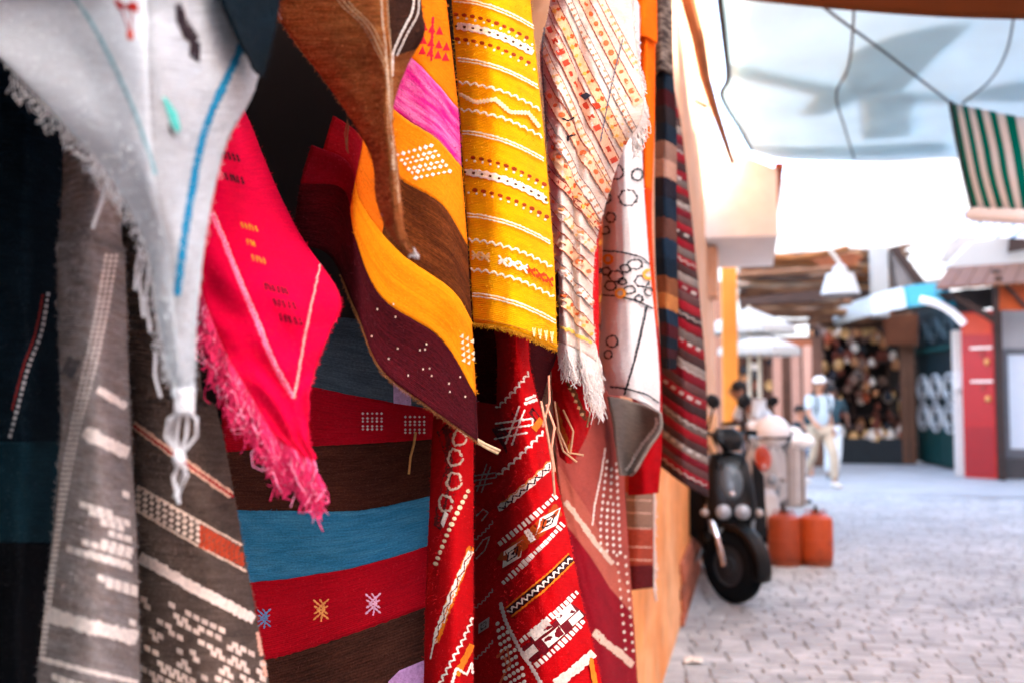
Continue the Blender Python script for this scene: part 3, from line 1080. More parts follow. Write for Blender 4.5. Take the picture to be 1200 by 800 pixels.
# ---- dark navy sheet standing in for shade on the white rug's upper corner
r = Rug('shade_sheet', 'dark navy sheet added as the shade on the upper corner of the white rug', [
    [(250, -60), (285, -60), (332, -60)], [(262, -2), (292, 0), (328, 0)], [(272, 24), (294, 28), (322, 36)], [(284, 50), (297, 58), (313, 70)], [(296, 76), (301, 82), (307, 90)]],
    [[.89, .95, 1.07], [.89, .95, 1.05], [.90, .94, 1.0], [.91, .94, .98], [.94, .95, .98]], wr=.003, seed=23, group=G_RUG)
r.band(0, 1, wool('#0a1a22', .4), name='shade_sheet_body')
# ---- grey rug, rolled edge, lower left
r = Rug('grey_rug', 'long grey-brown rug with white bands and block motifs at lower left', [
    [(72, 230), (98, 222), (124, 224), (143, 235)],
    [(67, 300), (95, 296), (122, 298), (147, 306)],
    [(69, 400), (97, 402), (125, 405), (150, 408)],
    [(71, 500), (100, 508), (128, 515), (154, 522)],
    [(64, 600), (97, 610), (130, 618), (160, 624)],
    [(53, 705), (92, 716), (130, 726), (163, 736)],
    [(43, 800), (85, 812), (127, 822), (164, 832)],
    [(34, 900), (80, 912), (125, 922), (165, 932)]],
    [1.06, .99, 1.0, 1.09], wr=.004, seed=31, thick=.005, group=G_RUG)
r.band(0, 1, wool('#9c9896', .4, rib=260, bump=.9, alt='#7d6a5e'), name='grey_cloth')
pal = yarn('#e2ddd4')
for dx in (0, 6, 12):
    r.dots([(124 + dx, 300), (112 + dx, 370), (97 + dx, 440), (84 + dx * .8, 500), (73 + dx * .7, 560), (66 + dx * .4, 620), (56 + dx * .3, 700), (48 + dx * .3, 770)], 6.0, 2.0, 1.7, pal, shape='r')
def bandpx(r, a, b, w_, m, name='white_band', rough=1.2):
    r.line([a, ((a[0] + b[0]) / 2, (a[1] + b[1]) / 2 + 1), b], w_, m, name, rough=rough)
bandpx(r, (99, 505), (155, 533), 15, pal)
bandpx(r, (114, 455), (152, 478), 9, pal)
bandpx(r, (55, 719), (163, 748), 17, pal)
bandpx(r, (46, 770), (163, 800), 6, pal)
bandpx(r, (74, 425), (92, 432), 22, yarn('#5b5a5c'))
def blocks(r, rows, m, sx=9.5, sy=9, sk=3.0):
    out = []
    for (x0, y0, n) in rows:
        for k in range(n):
            x, y = x0 + k * sx, y0 + k * sk
            out.append([(x, y), (x + sx * .86, y + sk * .8), (x + sx * .86, y + sy * .9 + sk * .8), (x, y + sy * .85)])
    r.polys(out, m, 'woven_block', each=True)
blocks(r, [(94, 586, 4), (105, 595, 5), (117, 607, 3), (126, 620, 3), (118, 630, 4), (97, 630, 6), (79, 638, 8), (104, 643, 5)], pal)
blocks(r, [(114, 672, 5), (123, 680, 4), (142, 574, 2), (150, 724, 1)], pal)
blocks(r, [(62, 788, 6), (70, 797, 8), (86, 806, 6)], pal)
# ---- brown-grey rug with bands next to it
r = Rug('banded_rug', 'dark brown-grey rug with a red line, a white band and pale blocks', [
    [(140, 380), (180, 385), (212, 395), (234, 410)],
    [(145, 470), (185, 475), (225, 478), (254, 480)],
    [(150, 540), (190, 545), (235, 550), (269, 550)],
    [(152, 620), (200, 625), (245, 630), (283, 630)],
    [(155, 700), (205, 705), (255, 705), (297, 705)],
    [(158, 780), (210, 785), (265, 785), (311, 780)],
    [(160, 880), (215, 885), (275, 885), (330, 880)]],
    [1.16, 1.12, 1.12, 1.20], wr=.004, seed=37, thick=.005, group=G_RUG)
r.band(0, 1, wool('#75665c', .45, rib=260, bump=1.0, alt='#4f423b'), name='brown_cloth')
bandpx(r, (157, 497), (277, 584), 9, yarn('#e2b79c'), 'woven_band')
bandpx(r, (157, 498), (277, 584), 4, yarn('#b01f22'), 'woven_line')
bandpx(r, (161, 568), (290, 642), 3, yarn('#e5cdb6'), 'woven_line')
bandpx(r, (161, 598), (290, 670), 3, yarn('#e5cdb6'), 'woven_line')
for q in range(4):
    r.dots([(163, 573 + q * 7.2), (232, 611 + q * 7.2)], 8, 2.8, 2.5, yarn('#e8d4c0'), shape='r', off=0)
    r.dots([(236, 618 + q * 6.6), (288, 648 + q * 5)], 6, 2.7, 3.0, yarn('#b8482c'), shape='r')
bandpx(r, (165, 652), (301, 728), 12, yarn('#e7d6c8'), 'white_band')
gb_ = np.random.RandomState(8)
rows_ = []
for ry in range(22):
    for cx in range(15):
        x = 166 + cx * 9.5 + (4 if ry % 2 else 0)
        y = 664 + ry * 8.2 + cx * 4.9
        if y < 676 + (x - 166) * .56 + 6: continue
        d_ = abs((x - 225) + (y - 760) * .2) / 60 + abs(y - 765) / 100
        if gb_.rand() < (.62 if (ry // 2 + cx // 2) % 3 else .22):
            rows_.append((x, y, 1))
blocks(r, rows_, yarn('#d8c4b4'), 8.6, 7.4, 4.0)
bandpx(r, (300, 740), (312, 800), 5, yarn('#d9a48c'), 'selvedge')
# ---- big flat rug hanging behind: slate, red, brown, blue
r = Rug('wide_striped_rug', 'flat rug with broad blue, red and brown stripes at the back of the opening', [
    [(250, 250), (330, 300), (420, 330), (512, 340)],
    [(254, 350), (330, 364), (420, 374), (512, 384)],
    [(258, 440), (330, 446), (420, 464), (512, 480)],
    [(262, 530), (330, 524), (420, 520), (512, 514)],
    [(266, 597), (340, 598), (425, 597), (512, 579)],
    [(270, 684), (340, 677), (425, 662), (512, 636)],
    [(280, 778), (340, 766), (425, 738), (512, 706)],
    [(285, 920), (340, 910), (425, 890), (512, 870)]],
    [1.50, 1.56, 1.60, 1.64], wr=.006, seed=41, wl=.2, hang=None, group=G_RUG)
k = 7.0
r.band(1 / k, 2 / k, wool('#44545f', .3, alt='#596a74'))
r.band(2 / k, 3 / k, wool('#a50a1e', .25))
r.band(3 / k, 4 / k, wool('#4b2a20', .4, alt='#392019'))
r.band(4 / k, 5 / k, wool('#2f7ea6', .3, alt='#4a93b5'))
r.band(5 / k, 6 / k, wool('#a80a1c', .25))
r.band(6 / k, 1, wool('#43281f', .4, alt='#332019'))
r.polys([[(461, 447), (481, 452), (482, 475), (461, 472)]], yarn('#b99ac0'), 'lilac_patch')
r.polys([[(455, 798), (468, 785), (497, 773), (499, 860), (455, 860)]], yarn('#b88fc0'), 'lilac_patch')
def xmotif(r, cx, cy, s_, m, w_=1.8):
    r.strokes([[(cx - s_, cy - s_ * 1.3), (cx + s_ * .5, cy), (cx - s_, cy + s_ * 1.3)], [(cx + s_, cy - s_ * 1.4), (cx - s_ * .5, cy), (cx + s_, cy + s_ * 1.2)],
               [(cx - s_ * .2, cy - s_ * 1.4), (cx + s_ * .4, cy - s_ * .6), (cx, cy + s_ * 1.5)], [(cx - s_ * .9, cy - s_ * .5), (cx + s_ * .9, cy + s_ * .5)], [(cx + s_ * .9, cy - s_ * .5), (cx - s_ * .9, cy + s_ * .5)]], w_, m, 'stitched_motif')
xmotif(r, 309, 724, 8, yarn('#5f8fc0'))
xmotif(r, 376, 714, 9, yarn('#e8a05a'), 2.2)
xmotif(r, 437, 707, 9, yarn('#e7b6d0'), 2.2)
for cx, cy in ((436, 493), (486, 497)):
    for q in range(5):
        r.dots([(cx - 11, cy - 9 + q * 4.6), (cx + 11, cy - 9 + q * 4.6)], 5.2, 1.7, 1.6, yarn('#c9c4c0'), off=(q % 2) * 1, shape='d')
r.cord([[at(487, 506, 1.6), at(485, 520, 1.6), at(481, 535, 1.6), at(479, 555, 1.6)]], .002, yarn('#c4965a'), 'loose_yarn')
# ---- dark blue rug in the shade, far left
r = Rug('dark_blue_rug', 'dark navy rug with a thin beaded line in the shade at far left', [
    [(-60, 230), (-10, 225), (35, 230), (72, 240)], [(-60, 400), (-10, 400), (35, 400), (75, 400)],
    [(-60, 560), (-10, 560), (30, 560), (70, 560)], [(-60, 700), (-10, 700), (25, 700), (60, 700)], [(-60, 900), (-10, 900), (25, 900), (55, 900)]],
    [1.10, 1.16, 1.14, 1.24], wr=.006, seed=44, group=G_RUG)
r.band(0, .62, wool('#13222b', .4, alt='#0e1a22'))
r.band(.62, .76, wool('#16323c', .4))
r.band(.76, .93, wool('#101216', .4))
r.band(.93, 1, wool('#3f9cb8', .3))
r.dots([(56, 345), (48, 390), (33, 430), (20, 480), (12, 510)], 7, 2.4, 2.2, yarn('#a9aeb0'), shape='r')
r.line([(50, 345), (41, 390), (27, 430), (14, 480)], 3, yarn('#7a2a2a'), 'woven_line')
# ---- yellow rug
def yrow(xl, xr, y, k=1.0):
    return [(xl + (xr - xl) * a, y + b * k) for a, b in ((0, 0), (.25, 3), (.5, 10), (.75, 20), (1, 33))]
r = Rug('yellow_rug', 'bright yellow rug with white zigzags and dotted rows', [
    yrow(523, 616, -120), yrow(527, 621, -40), yrow(532, 629, 40), yrow(538, 637, 120), yrow(543, 644, 200), yrow(549, 650, 280), yrow(555, 653, 378, .95)],
    [1.58, 1.53, 1.52, 1.57, 1.70], wr=.003, seed=51, thick=.005, group=G_RUG)
r.band(0, 1, wool('#fbb206', .12, rib=420, bump=.4, alt='#f2960a', alt_amt=.5), name='yellow_cloth')
def yl(y, k=1.0, a=0.0, b=1.0):
    """a pixel path across the yellow rug whose left end is at row y"""
    t = (y + 120) / 498.0
    xl = 524 + 31 * t; xr = 617 + 36 * t
    return [(xl + (xr - xl) * q, y + 33 * q ** 1.75 * k) for q in np.linspace(max(a, .02), min(b, .985), 7)]
cr = yarn('#fbf0c8')
red_d = yarn('#a03a08')
for y in (17, 46, 184, 222):
    r.dots(yl(y), 9.5, 3.1, 2.2, red_d, shape='o')
    r.dots(yl(y, a=.05), 9.5, 1.5, 1.5, cr, shape='o', off=4)
for y in (31, 202):
    r.line(yl(y), 7.5, cr, 'white_band', rough=.8)
    r.dots(yl(y), 9.5, 2.0, 1.6, yarn('#5a3a10'), shape='o', off=0)
    r.dots(yl(y), 9.5, 4.5, 2.0, yarn('#fffbe8'), shape='c', off=3)
    r.dots(yl(y), 9.5, 4.5, 2.0, yarn('#fffbe8'), shape='c', off=-3)
for y in (-70, -35, 0, 70, 155, 252, 345):
    r.line(yl(y - 1.5), 2.0, cr, 'woven_line')
    r.line(yl(y + 2), 1.8, cr, 'woven_line')
for y, am in ((97, 1.8), (129, 1.8), (281, 2.0), (316, 2.0)):
    r.zig(yl(y), 9, am, 2.4, cr)
r.zig(yl(114), 34, 4.0, 5.0, yarn('#f8dfa8'))
for q, (m_, n_) in enumerate(((yarn('#f7d08a'), 2), (yarn('#fff6dc'), 3), (yarn('#d8430f'), 3))):
    for j in range(n_):
        a_ = .05 + (q * .31) + j * .11
        c = yl(299)[0]
        pts = yl(299, a=a_, b=a_ + .1)
        x0, y0 = pts[0]; x1, y1 = pts[-1]
        r.strokes([[(x0, y0 - 5), (x1, y1 + 5)], [(x0, y0 + 5), (x1, y1 - 5)], [((x0 + x1) / 2 - 5, (y0 + y1) / 2), ((x0 + x1) / 2 + 5, (y0 + y1) / 2)]], 2.6, m_, 'stitched_motif')
r.line(yl(374, .95), 2.0, yarn('#c77f10'), 'selvedge')
r.fringe([(0, 1), (.5, 1), (1, 1)], 240, .006, yarn('#e0a020'), rad=.0004, out=.001, clump=3, wig=.002, segs=3, lenvar=.7)
for j in range(4):
    x = 622 + j * 7
    r.strokes([[(x, 384 + j * 1.5), (x + 2, 396 + j * 1.5)], [(x + 3, 384 + j * 1.5), (x + 2, 396 + j * 1.5)]], 1.6, yarn('#fbe3a0'), 'stitched_motif')
# folded-under back of the yellow rug, seen from below
r = Rug('dark_red_rug', 'dark maroon rug folded up behind the hem of the yellow rug', [
    [(540, 300), (575, 300), (615, 305), (655, 320)], [(548, 372), (580, 375), (620, 388), (654, 405)], [(552, 420), (582, 425), (616, 432), (642, 445)], [(556, 470), (584, 474), (610, 476), (632, 480)]],
    [1.84, 1.80, 1.80, 1.86], wr=.005, seed=53, hang=None, group=G_RUG)
r.band(0, 1, wool('#3a0a0e', .4), name='maroon_cloth')
r.line([(612, 395), (615, 420), (618, 440)], 4, yarn('#c23a22'), 'selvedge')
r.dots([(613, 405), (616, 425)], 7, 2.5, 2.5, yarn('#e8a878'), shape='o')
# ---- red kilim, big
RED = '#c4070f'
def diag(x0, y0, x1, y1, n=5, bow=2.0):
    return [(x0 + (x1 - x0) * t, y0 + (y1 - y0) * t + bow * math.sin(math.pi * t)) for t in np.linspace(0, 1, n)]
r = Rug('red_kilim', 'bright red kilim with slanting white diamonds, zigzags and checks', [
    [(553, 330), (571, 325), (590, 320), (606, 330), (622, 338)],
    [(556, 410), (578, 408), (594, 405), (608, 408), (620, 420)],
    [(557, 480), (579, 478), (596, 474), (616, 476), (637, 492)],
    [(557, 550), (582, 550), (602, 546), (627, 546), (650, 552)],
    [(557, 620), (583, 620), (606, 618), (636, 618), (666, 624)],
    [(556, 700), (582, 700), (610, 699), (646, 698), (682, 704)],
    [(556, 760), (582, 760), (612, 760), (654, 760), (697, 764)],
    [(556, 870), (582, 870), (616, 870), (664, 870), (722, 874)]],
    [2.02, 1.84, 1.66, 1.62, 1.74], wr=.004, seed=57, thick=.005, group=G_RUG)
r.band(0, 1, wool(RED, .18, rib=480, bump=.5), name='red_cloth')
wh = yarn('#f3ead8'); dk = yarn('#2c0a10'); og = yarn('#e87a1a')
# upper field: dark slanting band with crosses
r.line(diag(586, 516, 628, 474), 30, yarn('#4a070c'), 'dark_band', rough=2)
r.zig(diag(582, 478, 620, 436), 8, 2.2, 2.6, wh)
r.zig(diag(584, 556, 637, 505), 9, 2.2, 2.8, wh)
def cross(r, cx, cy, s_, m, w_):
    r.strokes([[(cx + 6 * s_, cy - 16 * s_), (cx + 1 * s_, cy - 2 * s_), (cx - 5 * s_, cy + 14 * s_)], [(cx + 10 * s_, cy - 13 * s_), (cx + 5 * s_, cy), (cx, cy + 15 * s_)],
               [(cx - 13 * s_, cy - 2 * s_), (cx + 16 * s_, cy - 6 * s_)], [(cx - 12 * s_, cy + 3 * s_), (cx + 16 * s_, cy - 1 * s_)],
               [(cx - 14 * s_, cy + 10 * s_), (cx + 12 * s_, cy + 5 * s_)], [(cx + 16 * s_, cy - 6 * s_), (cx + 16 * s_, cy - 1 * s_)]], w_, m, 'stitched_motif')
cross(r, 600, 499, 1.5, wh, 2.4)
r.strokes([[(615, 468), (630, 462)], [(614, 473), (629, 468)]], 4, wh, 'stitched_motif')
r.polys([[(622, 500), (632, 488), (637, 494), (628, 506)]], og, 'stitched_motif')
r.line(diag(585, 596, 645, 544), 7.5, wh, 'white_band', rough=2)
r.zig(diag(586, 596, 645, 545), 11, 2.6, 2.2, dk)
r.zig(diag(588, 589, 645, 538), 13, 1.5, 1.6, yarn('#d88a40'))
# toothed rows and eye diamonds
for (a_, b_, c_, d_) in ((587, 636, 654, 577), (591, 682, 662, 610), (612, 750, 679, 690), (630, 778, 686, 724)):
    r.dots(diag(a_, b_, c_, d_), 5.6, 1.9, 3.2, wh, shape='r', jit=.3)
r.line(diag(590, 656, 658, 592), 15, yarn('#b2470e'), 'orange_band', rough=2)
def eye(r, cx, cy, L, H, an, m1, m2):
    c, s_ = math.cos(an), math.sin(an)
    f = lambda x, y: (cx + x * c - y * s_, cy + x * s_ + y * c)
    a_ = r.polys([[f(-L, 0), f(-L * .2, -H), f(L, 0), f(L * .1, H)]], m1, 'eye_diamond')
    b_ = r.strokes([[f(-L * .55, 0), f(-L * .1, -H * .45), f(L * .5, 0), f(0, H * .45), f(-L * .55, 0)]], 1.6, m2, 'eye_outline', h=.0026)
    c_ = r.polys([[f(-L * .2, 0), f(0, -H * .2), f(L * .2, 0), f(0, H * .2)]], m2, 'eye_centre', h=.0026)
    for q in (b_, c_):
        if a_ and q:
            q.parent = a_
eye(r, 602, 648, 21, 10, -.95, wh, dk)
eye(r, 642, 610, 21, 10, -.85, wh, dk)
r.strokes([[(616, 621), (624, 634)], [(619, 619), (627, 632)]], 4, wh, 'stitched_motif')
# black and white zigzag band
r.line(diag(597, 717, 668, 653), 9, dk, 'dark_band', rough=.8)
r.zig(diag(597, 717, 668, 653), 7.5, 2.4, 2.6, wh)
r.line(diag(601, 722, 671, 658), 2.4, og, 'woven_line')
r.line(diag(594, 712, 665, 648), 2.0, og, 'woven_line')
# checker band
r.line(diag(618, 768, 684, 706), 21, yarn('#6d0d18'), 'dark_band', rough=1)
for q, (x, y, s_) in enumerate(((634, 737, 1.15), (648, 745, 1.1), (661, 719, 1.1), (622, 764, .9), (676, 704, .8), (673, 724, .8))):
    a_ = np.array((8.2, -7.2)) * s_; b_ = np.array((3.2, 4.4)) * s_; c = np.array((x, y))
    r.polys([[c - a_ - b_, c + a_ - b_, c + a_ + b_, c - a_ + b_]], wh, 'woven_blocks')
r.line(diag(650, 800, 694, 764), 11, yarn('#e9cdbc'), 'white_band', rough=1)
r.line(diag(690, 770, 702, 830), 6, og, 'selvedge')
# lower left: pale edge line and dotted corner
r.line([(588, 705), (596, 730), (610, 758), (630, 790), (650, 830)], 5, yarn('#d8c8bc'), 'woven_line')
for q in range(9):
    x0 = 585 + q * 1.2
    y0 = 730 + q * 8
    n_ = 2 + q // 2
    r.dots([(x0, y0), (x0 + 6 * n_, y0 + 5 * n_)], 7, 2.3, 2.6, wh, shape='o')
r.strokes([[(584, 770), (596, 758), (600, 775), (588, 800)], [(590, 772), (594, 768), (595, 776)]], 3, yarn('#e86a40'), 'stitched_motif')
# recessed dark pleat motifs
gy = yarn('#b9aaa4')
cross(r, 566, 560, 1.1, gy, 1.8)
r.strokes([[(560, 604), (568, 596), (574, 600), (566, 610)], [(559, 645), (568, 632), (576, 628), (570, 644), (560, 654)]], 1.6, gy, 'stitched_motif')
for y in (620, 700, 760):
    r.zig(diag(558, y + 12, 580, y - 10), 6, 1.6, 1.4, gy)
eye(r, 569, 732, 12, 6, -1.0, gy, dk)
# loose warp yarns falling over its right edge
r.cord([[at(634, 470, 1.64), at(640, 500, 1.62), at(647, 540, 1.62), at(650, 580, 1.62)], [at(640, 474, 1.66), at(650, 500, 1.64), at(646, 525, 1.63), at(650, 552, 1.63)],
        [at(643, 440, 1.68), at(644, 470, 1.66), at(636, 500, 1.64)]], .0022, yarn('#d99a7a'), 'loose_yarn')
r.cord([[at(558, 514, 1.5), at(568, 520, 1.5), at(586, 528, 1.5)], [at(560, 518, 1.5), at(572, 525, 1.5), at(584, 531, 1.5)]], .0026, yarn('#cdb28c'), 'knotted_end')
# ---- narrow red kilim left of it
r = Rug('narrow_red_kilim', 'narrow red kilim fold with a white chain band beside the wide striped rug', [
    [(484, 100), (494, 98), (504, 100), (514, 104)], [(498, 330), (512, 328), (526, 330), (540, 336)], [(509, 440), (526, 436), (543, 438), (557, 446)], [(506, 520), (522, 514), (540, 512), (555, 520)], [(503, 600), (519, 596), (538, 594), (555, 600)],
    [(499, 690), (516, 686), (537, 684), (555, 690)], [(497, 780), (514, 777), (536, 776), (555, 780)], [(495, 880), (512, 880), (536, 880), (555, 880)]],
    [1.56, 1.51, 1.50, 1.58], wr=.003, seed=61, thick=.005, group=G_RUG)
r.band(0, 1, wool('#bb0810', .18, rib=480, bump=.5), name='red_cloth')
r.line([(508, 500), (505, 560), (502, 640), (499, 720), (497, 830)], 7, yarn('#8a5a3c', .5), 'selvedge', rough=3, h=.003)
mar = yarn('#5b1a18')
r.line([(520, 500), (530, 540), (524, 580), (516, 620)], 17, mar, 'dark_band', rough=2)
for cx, cy in ((533, 535), (532, 563), (522, 590), (538, 512)):
    r.strokes([[(cx + g2.uniform(6, 10) * math.cos(t) * abs(math.cos(t)) ** -.3, cy + g2.uniform(8, 11) * math.sin(t)) for t in np.linspace(0.2, 6.2, 8)]], 3.0, yarn('#cbb39a'), 'ring_motif', rough=1.6)
r.dots(diag(511, 660, 548, 575, bow=-4), 7, 2.6, 2.8, yarn('#efdcb0'), shape='o')
r.polys([[(517, 612), (522, 598), (526, 602), (520, 618)]], wh, 'stitched_motif')
r.line(diag(511, 752, 554, 636, bow=-4), 8, og, 'orange_band', rough=1)
r.line(diag(509, 752, 553, 640, bow=-4), 6, wh, 'white_band', rough=1.6)
r.zig(diag(509, 752, 553, 640, bow=-4), 20, 2.0, 1.6, yarn('#6a2a20'))
r.zig(diag(516, 800, 554, 722), 9, 2.2, 2.6, wh)
r.line(diag(534, 790, 555, 748), 7, og, 'orange_band')
r.strokes([[(530, 800), (534, 782), (546, 790), (552, 776), (554, 800)]], 3, wh, 'stitched_motif')
r.line(diag(505, 772, 512, 735), 2, wh, 'woven_line')
# ---- cream kilim with orange motifs
r = Rug('cream_kilim', 'cream kilim with faded orange motifs and a white fringe', [
    [(648, -90), (664, -95), (682, -90), (700, -92), (722, -88), (742, -80)],
    [(645, 0), (662, -2), (680, 2), (700, 4), (722, 8), (741, 10)],
    [(633, 60), (652, 62), (674, 66), (698, 70), (724, 74), (748, 76)],
    [(638, 120), (656, 124), (676, 130), (698, 134), (726, 138), (753, 134)],
    [(642, 180), (656, 186), (672, 190), (690, 196), (708, 196), (728, 182)],
    [(646, 260), (658, 264), (670, 270), (682, 275), (692, 278), (700, 278)],
    [(650, 330), (660, 334), (671, 340), (681, 344), (690, 347), (695, 347)],
    [(653, 400), (663, 404), (673, 408), (683, 413), (692, 419), (699, 424)]],
    [1.90, 1.83, 1.87, 1.86, 1.95, 2.08], wr=.005, seed=67, thick=.005, wl=.06, group=G_RUG)
r.band(0, 1, wool('#ecdccb', .14, rib=420, bump=.4, alt='#e6bfa8', alt_amt=.55), name='cream_cloth')
og2 = yarn('#eda05c'); pk2 = yarn('#dd6c52'); ye2 = yarn('#f0bc50'); gr2 = yarn('#6d6a70')
def pband(r, pts, w_, fill, inner, kind='d', edge='#a2604c'):
    """one flat woven pattern band: tinted ground, thin outlines, small blocks"""
    r.line(pts, w_, yarn(fill), 'woven_band', rough=.6)
    q, L = resample(pts, 6)
    d_ = np.gradient(q, axis=0); d_ /= np.linalg.norm(d_, axis=1, keepdims=True)
    nn_ = np.stack([-d_[:, 1], d_[:, 0]], -1)
    for sg in (-.5, .5):
        r.line([tuple(x) for x in (q + nn_ * w_ * sg)[::3]], 1.3, yarn(edge), 'woven_line', rough=.4)
    for k_, c_ in enumerate(inner):
        r.dots(pts, w_ * 1.05, w_ * .26, w_ * .26, yarn(c_), shape=kind, off=(k_ - (len(inner) - 1) / 2) * w_ * .42, jit=.3, skip=.12)
pal_ = [('#f2d9be', ['#eda468', '#e8c07a'], 'd', '#a8705c'), ('#efc49c', ['#e0703c'], 'o', '#9a4a38'), ('#f3e2cf', ['#d8a078', '#cf8a62'], 'd', '#8a7a74'), ('#f1c896', ['#d8602c', '#eab04c'], 'd', '#a2604c'), ('#eeb894', ['#c8452c'], 'r', '#8c3a30')]
wd_ = [8, 12, 7, 11, 13, 8, 12]
y = -150
q_ = 0
while y < 360:
    sl_ = 2.3 if y < 60 else (1.9 if y < 180 else 1.25)
    f_, in_, k_, e_ = pal_[q_ % 5]
    x0_ = 634 if y < 150 else 641
    pband(r, [(x0_ + t * 118, y + sl_ * t * 118 * (1 - .12 * t)) for t in np.linspace(0, 1, 9)], wd_[q_ % 7], f_, in_, k_, e_)
    y += 40 if y < 100 else 33
    q_ += 1
r.line([(650, 378), (668, 388), (692, 402)], 4, yarn('#f0c25c'), 'woven_line')
r.line([(640, 28), (637, 70), (640, 120), (643, 166)], 2.4, yarn('#8a8684'), 'woven_line')
r.line([(728, 46), (717, 92), (709, 130), (702, 166)], 1.6, gr2, 'woven_line')
for q in range(9):
    r.dots([(716 - q * .8, 96 + q * 8), (742 - q, 98 + q * 8)], 7.5, 1.8, 1.6, yarn('#eab684'), shape='d', jit=.4, skip=.15)
r.polys([[(681, 112), (688, 109), (693, 113), (687, 118)]], yarn('#33333e'), 'stitched_motif')
r.polys([[(693, 122), (700, 121), (703, 126), (697, 129)]], yarn('#d23a20'), 'stitched_motif')
r.strokes([[(664, 166), (664, 160), (674, 158)], [(658, 139), (664, 142), (671, 138)]], 2.4, yarn('#242028'), 'stitched_motif')
r.fringe([(0, 1), (.3, 1), (.7, 1), (1, 1), (1, .985), (1, .97)], 260, .06, yarn('#efe6da'), rad=.0012, out=.006, clump=6, wig=.006, drift=(.1, .25, 0))
r.fringe([(.55, 1), (1, 1)], 120, .105, yarn('#efe6da'), rad=.0012, out=.006, clump=6, wig=.008, drift=(.1, .28, 0))
r.fringe([(1, .30), (1, .42), (1, .5), (1, .58), (1, .62)], 110, .05, yarn('#f2ece2'), rad=.0014, out=.02, clump=5, wig=.008)
# ---- red kilim scrap hanging under the cream fringe
r = Rug('small_red_kilim', 'small red kilim corner with tangled tassels under the cream fringe', [
    [(646, 410), (664, 405), (684, 408), (702, 420)], [(647, 455), (664, 455), (684, 460), (700, 470)], [(650, 500), (664, 502), (678, 505), (688, 508)], [(656, 535), (662, 540), (668, 543), (672, 540)]],
    [2.06, 2.0, 2.02, 2.1], wr=.006, seed=71, group=G_RUG, wl=.06)
r.band(0, 1, wool('#c8141a', .3), name='red_cloth')
r.line([(662, 430), (670, 455), (684, 485), (696, 500)], 8, yarn('#6a3a20', .5), 'woven_band', rough=3)
r.dots([(660, 430), (668, 455), (682, 485)], 8, 3, 3, yarn('#d8b07a'), shape='d')
r.line([(650, 470), (658, 500), (668, 528)], 6, yarn('#c07a2a'), 'woven_band', rough=2)
r.cord([[at(650, 470, 1.97), at(655, 505, 1.95), at(666, 530, 1.95), at(684, 533, 1.95)], [at(652, 500, 1.96), at(660, 528, 1.95), at(676, 541, 1.95)], [at(660, 480, 1.97), at(672, 505, 1.95), at(668, 532, 1.95)],
        [at(690, 440, 2.0), at(694, 470, 1.98), at(688, 500, 1.98)]], .002, yarn('#e0b489'), 'tassel')
# ---- white rug with black figures
r = Rug('rolled_white_rug', 'white rug with black outline figures, folded into a hanging tongue', [
    [(700, 100), (716, 98), (734, 100), (750, 110)],
    [(704, 160), (720, 158), (738, 160), (752, 168)],
    [(706, 222), (722, 220), (740, 222), (755, 228)],
    [(706, 300), (724, 300), (744, 304), (761, 310)],
    [(704, 380), (722, 384), (748, 388), (769, 390)],
    [(702, 430), (722, 436), (750, 440), (773, 446)],
    [(714, 462), (730, 464), (752, 470), (773, 482)]],
    [2.66, 2.50, 2.48, 2.66], wr=.003, seed=77, thick=.008, group=G_RUG)
r.band(0, 1, wool('#dcdad4', .1, rib=300, bump=.5), name='white_cloth')
def hexa(r, cx, cy, a_, b_, m, w_=1.8):
    r.strokes([[(cx + a_ * math.cos(t), cy + b_ * math.sin(t)) for t in np.linspace(0, 6.283, 7)]], w_, m, 'outline_figure', rough=1.4)
    r.dots([(cx + a_ * math.cos(t), cy + b_ * math.sin(t)) for t in np.linspace(0.5, 6.78, 8)], 7, 1.5, 1.5, m, 'outline_knots', jit=.4)
bl = yarn('#23262b')
for cx, cy, a_, b_ in ((722, 202, 9, 9), (736, 232, 11, 10), (716, 255, 6, 6), (722, 324, 9, 7), (744, 310, 9, 6), (752, 330, 9, 7), (716, 335, 7, 6), (718, 400, 7, 7), (724, 168, 7, 5), (733, 315, 6, 5), (711, 318, 5, 5), (738, 340, 6, 5), (748, 350, 5, 4), (730, 330, 5, 4), (759, 342, 5, 5), (746, 205, 7, 7), (712, 232, 5, 7), (711, 270, 5, 5), (714, 415, 5, 5)):
    hexa(r, cx, cy, a_, b_, bl)
r.line([(708, 294), (730, 296), (750, 302), (760, 310)], 2.0, bl, 'woven_line')
r.line([(707, 346), (728, 348), (748, 354), (764, 362)], 2.0, bl, 'woven_line')
for cx, cy in ((714, 304), (728, 344), (758, 322)):
    r.strokes([[(cx + 5 * math.cos(t), cy + 5 * math.sin(t)) for t in np.linspace(0, 6.283, 9)]], 4.0, yarn('#f0a53c'), 'ring_motif')
r.line([(757, 358), (749, 395), (741, 430), (733, 462)], 2.6, bl, 'woven_line')
r.line([(716, 452), (734, 455), (756, 462), (771, 472)], 2.2, bl, 'woven_line')
fl = Rug('rug_flap_tmp', 'x', [
    [(714, 464), (732, 467), (752, 474), (773, 484)], [(720, 492), (736, 498), (756, 504), (773, 502)], [(725, 530), (736, 534), (748, 528), (760, 522)], [(729, 556), (733, 557), (737, 556), (742, 552)]],
    [2.70, 2.76, 2.76, 2.67], wr=.002, seed=78, hang=None, thick=.008)
o = fl.band(0, 1, wool('#8d8378', .3, rib=300), name='inner_flap')
e_ = fl.line([(769, 488), (768, 500), (752, 521), (738, 545), (733, 551)], 4, yarn('#d8cfc4'), 'rolled_hem', h=.004)
for q in (o, e_):
    q.location = Vector(fl.o['_o']) - Vector(r.o['_o'])
    q.parent = r.o
bpy.data.objects.remove(fl.o)
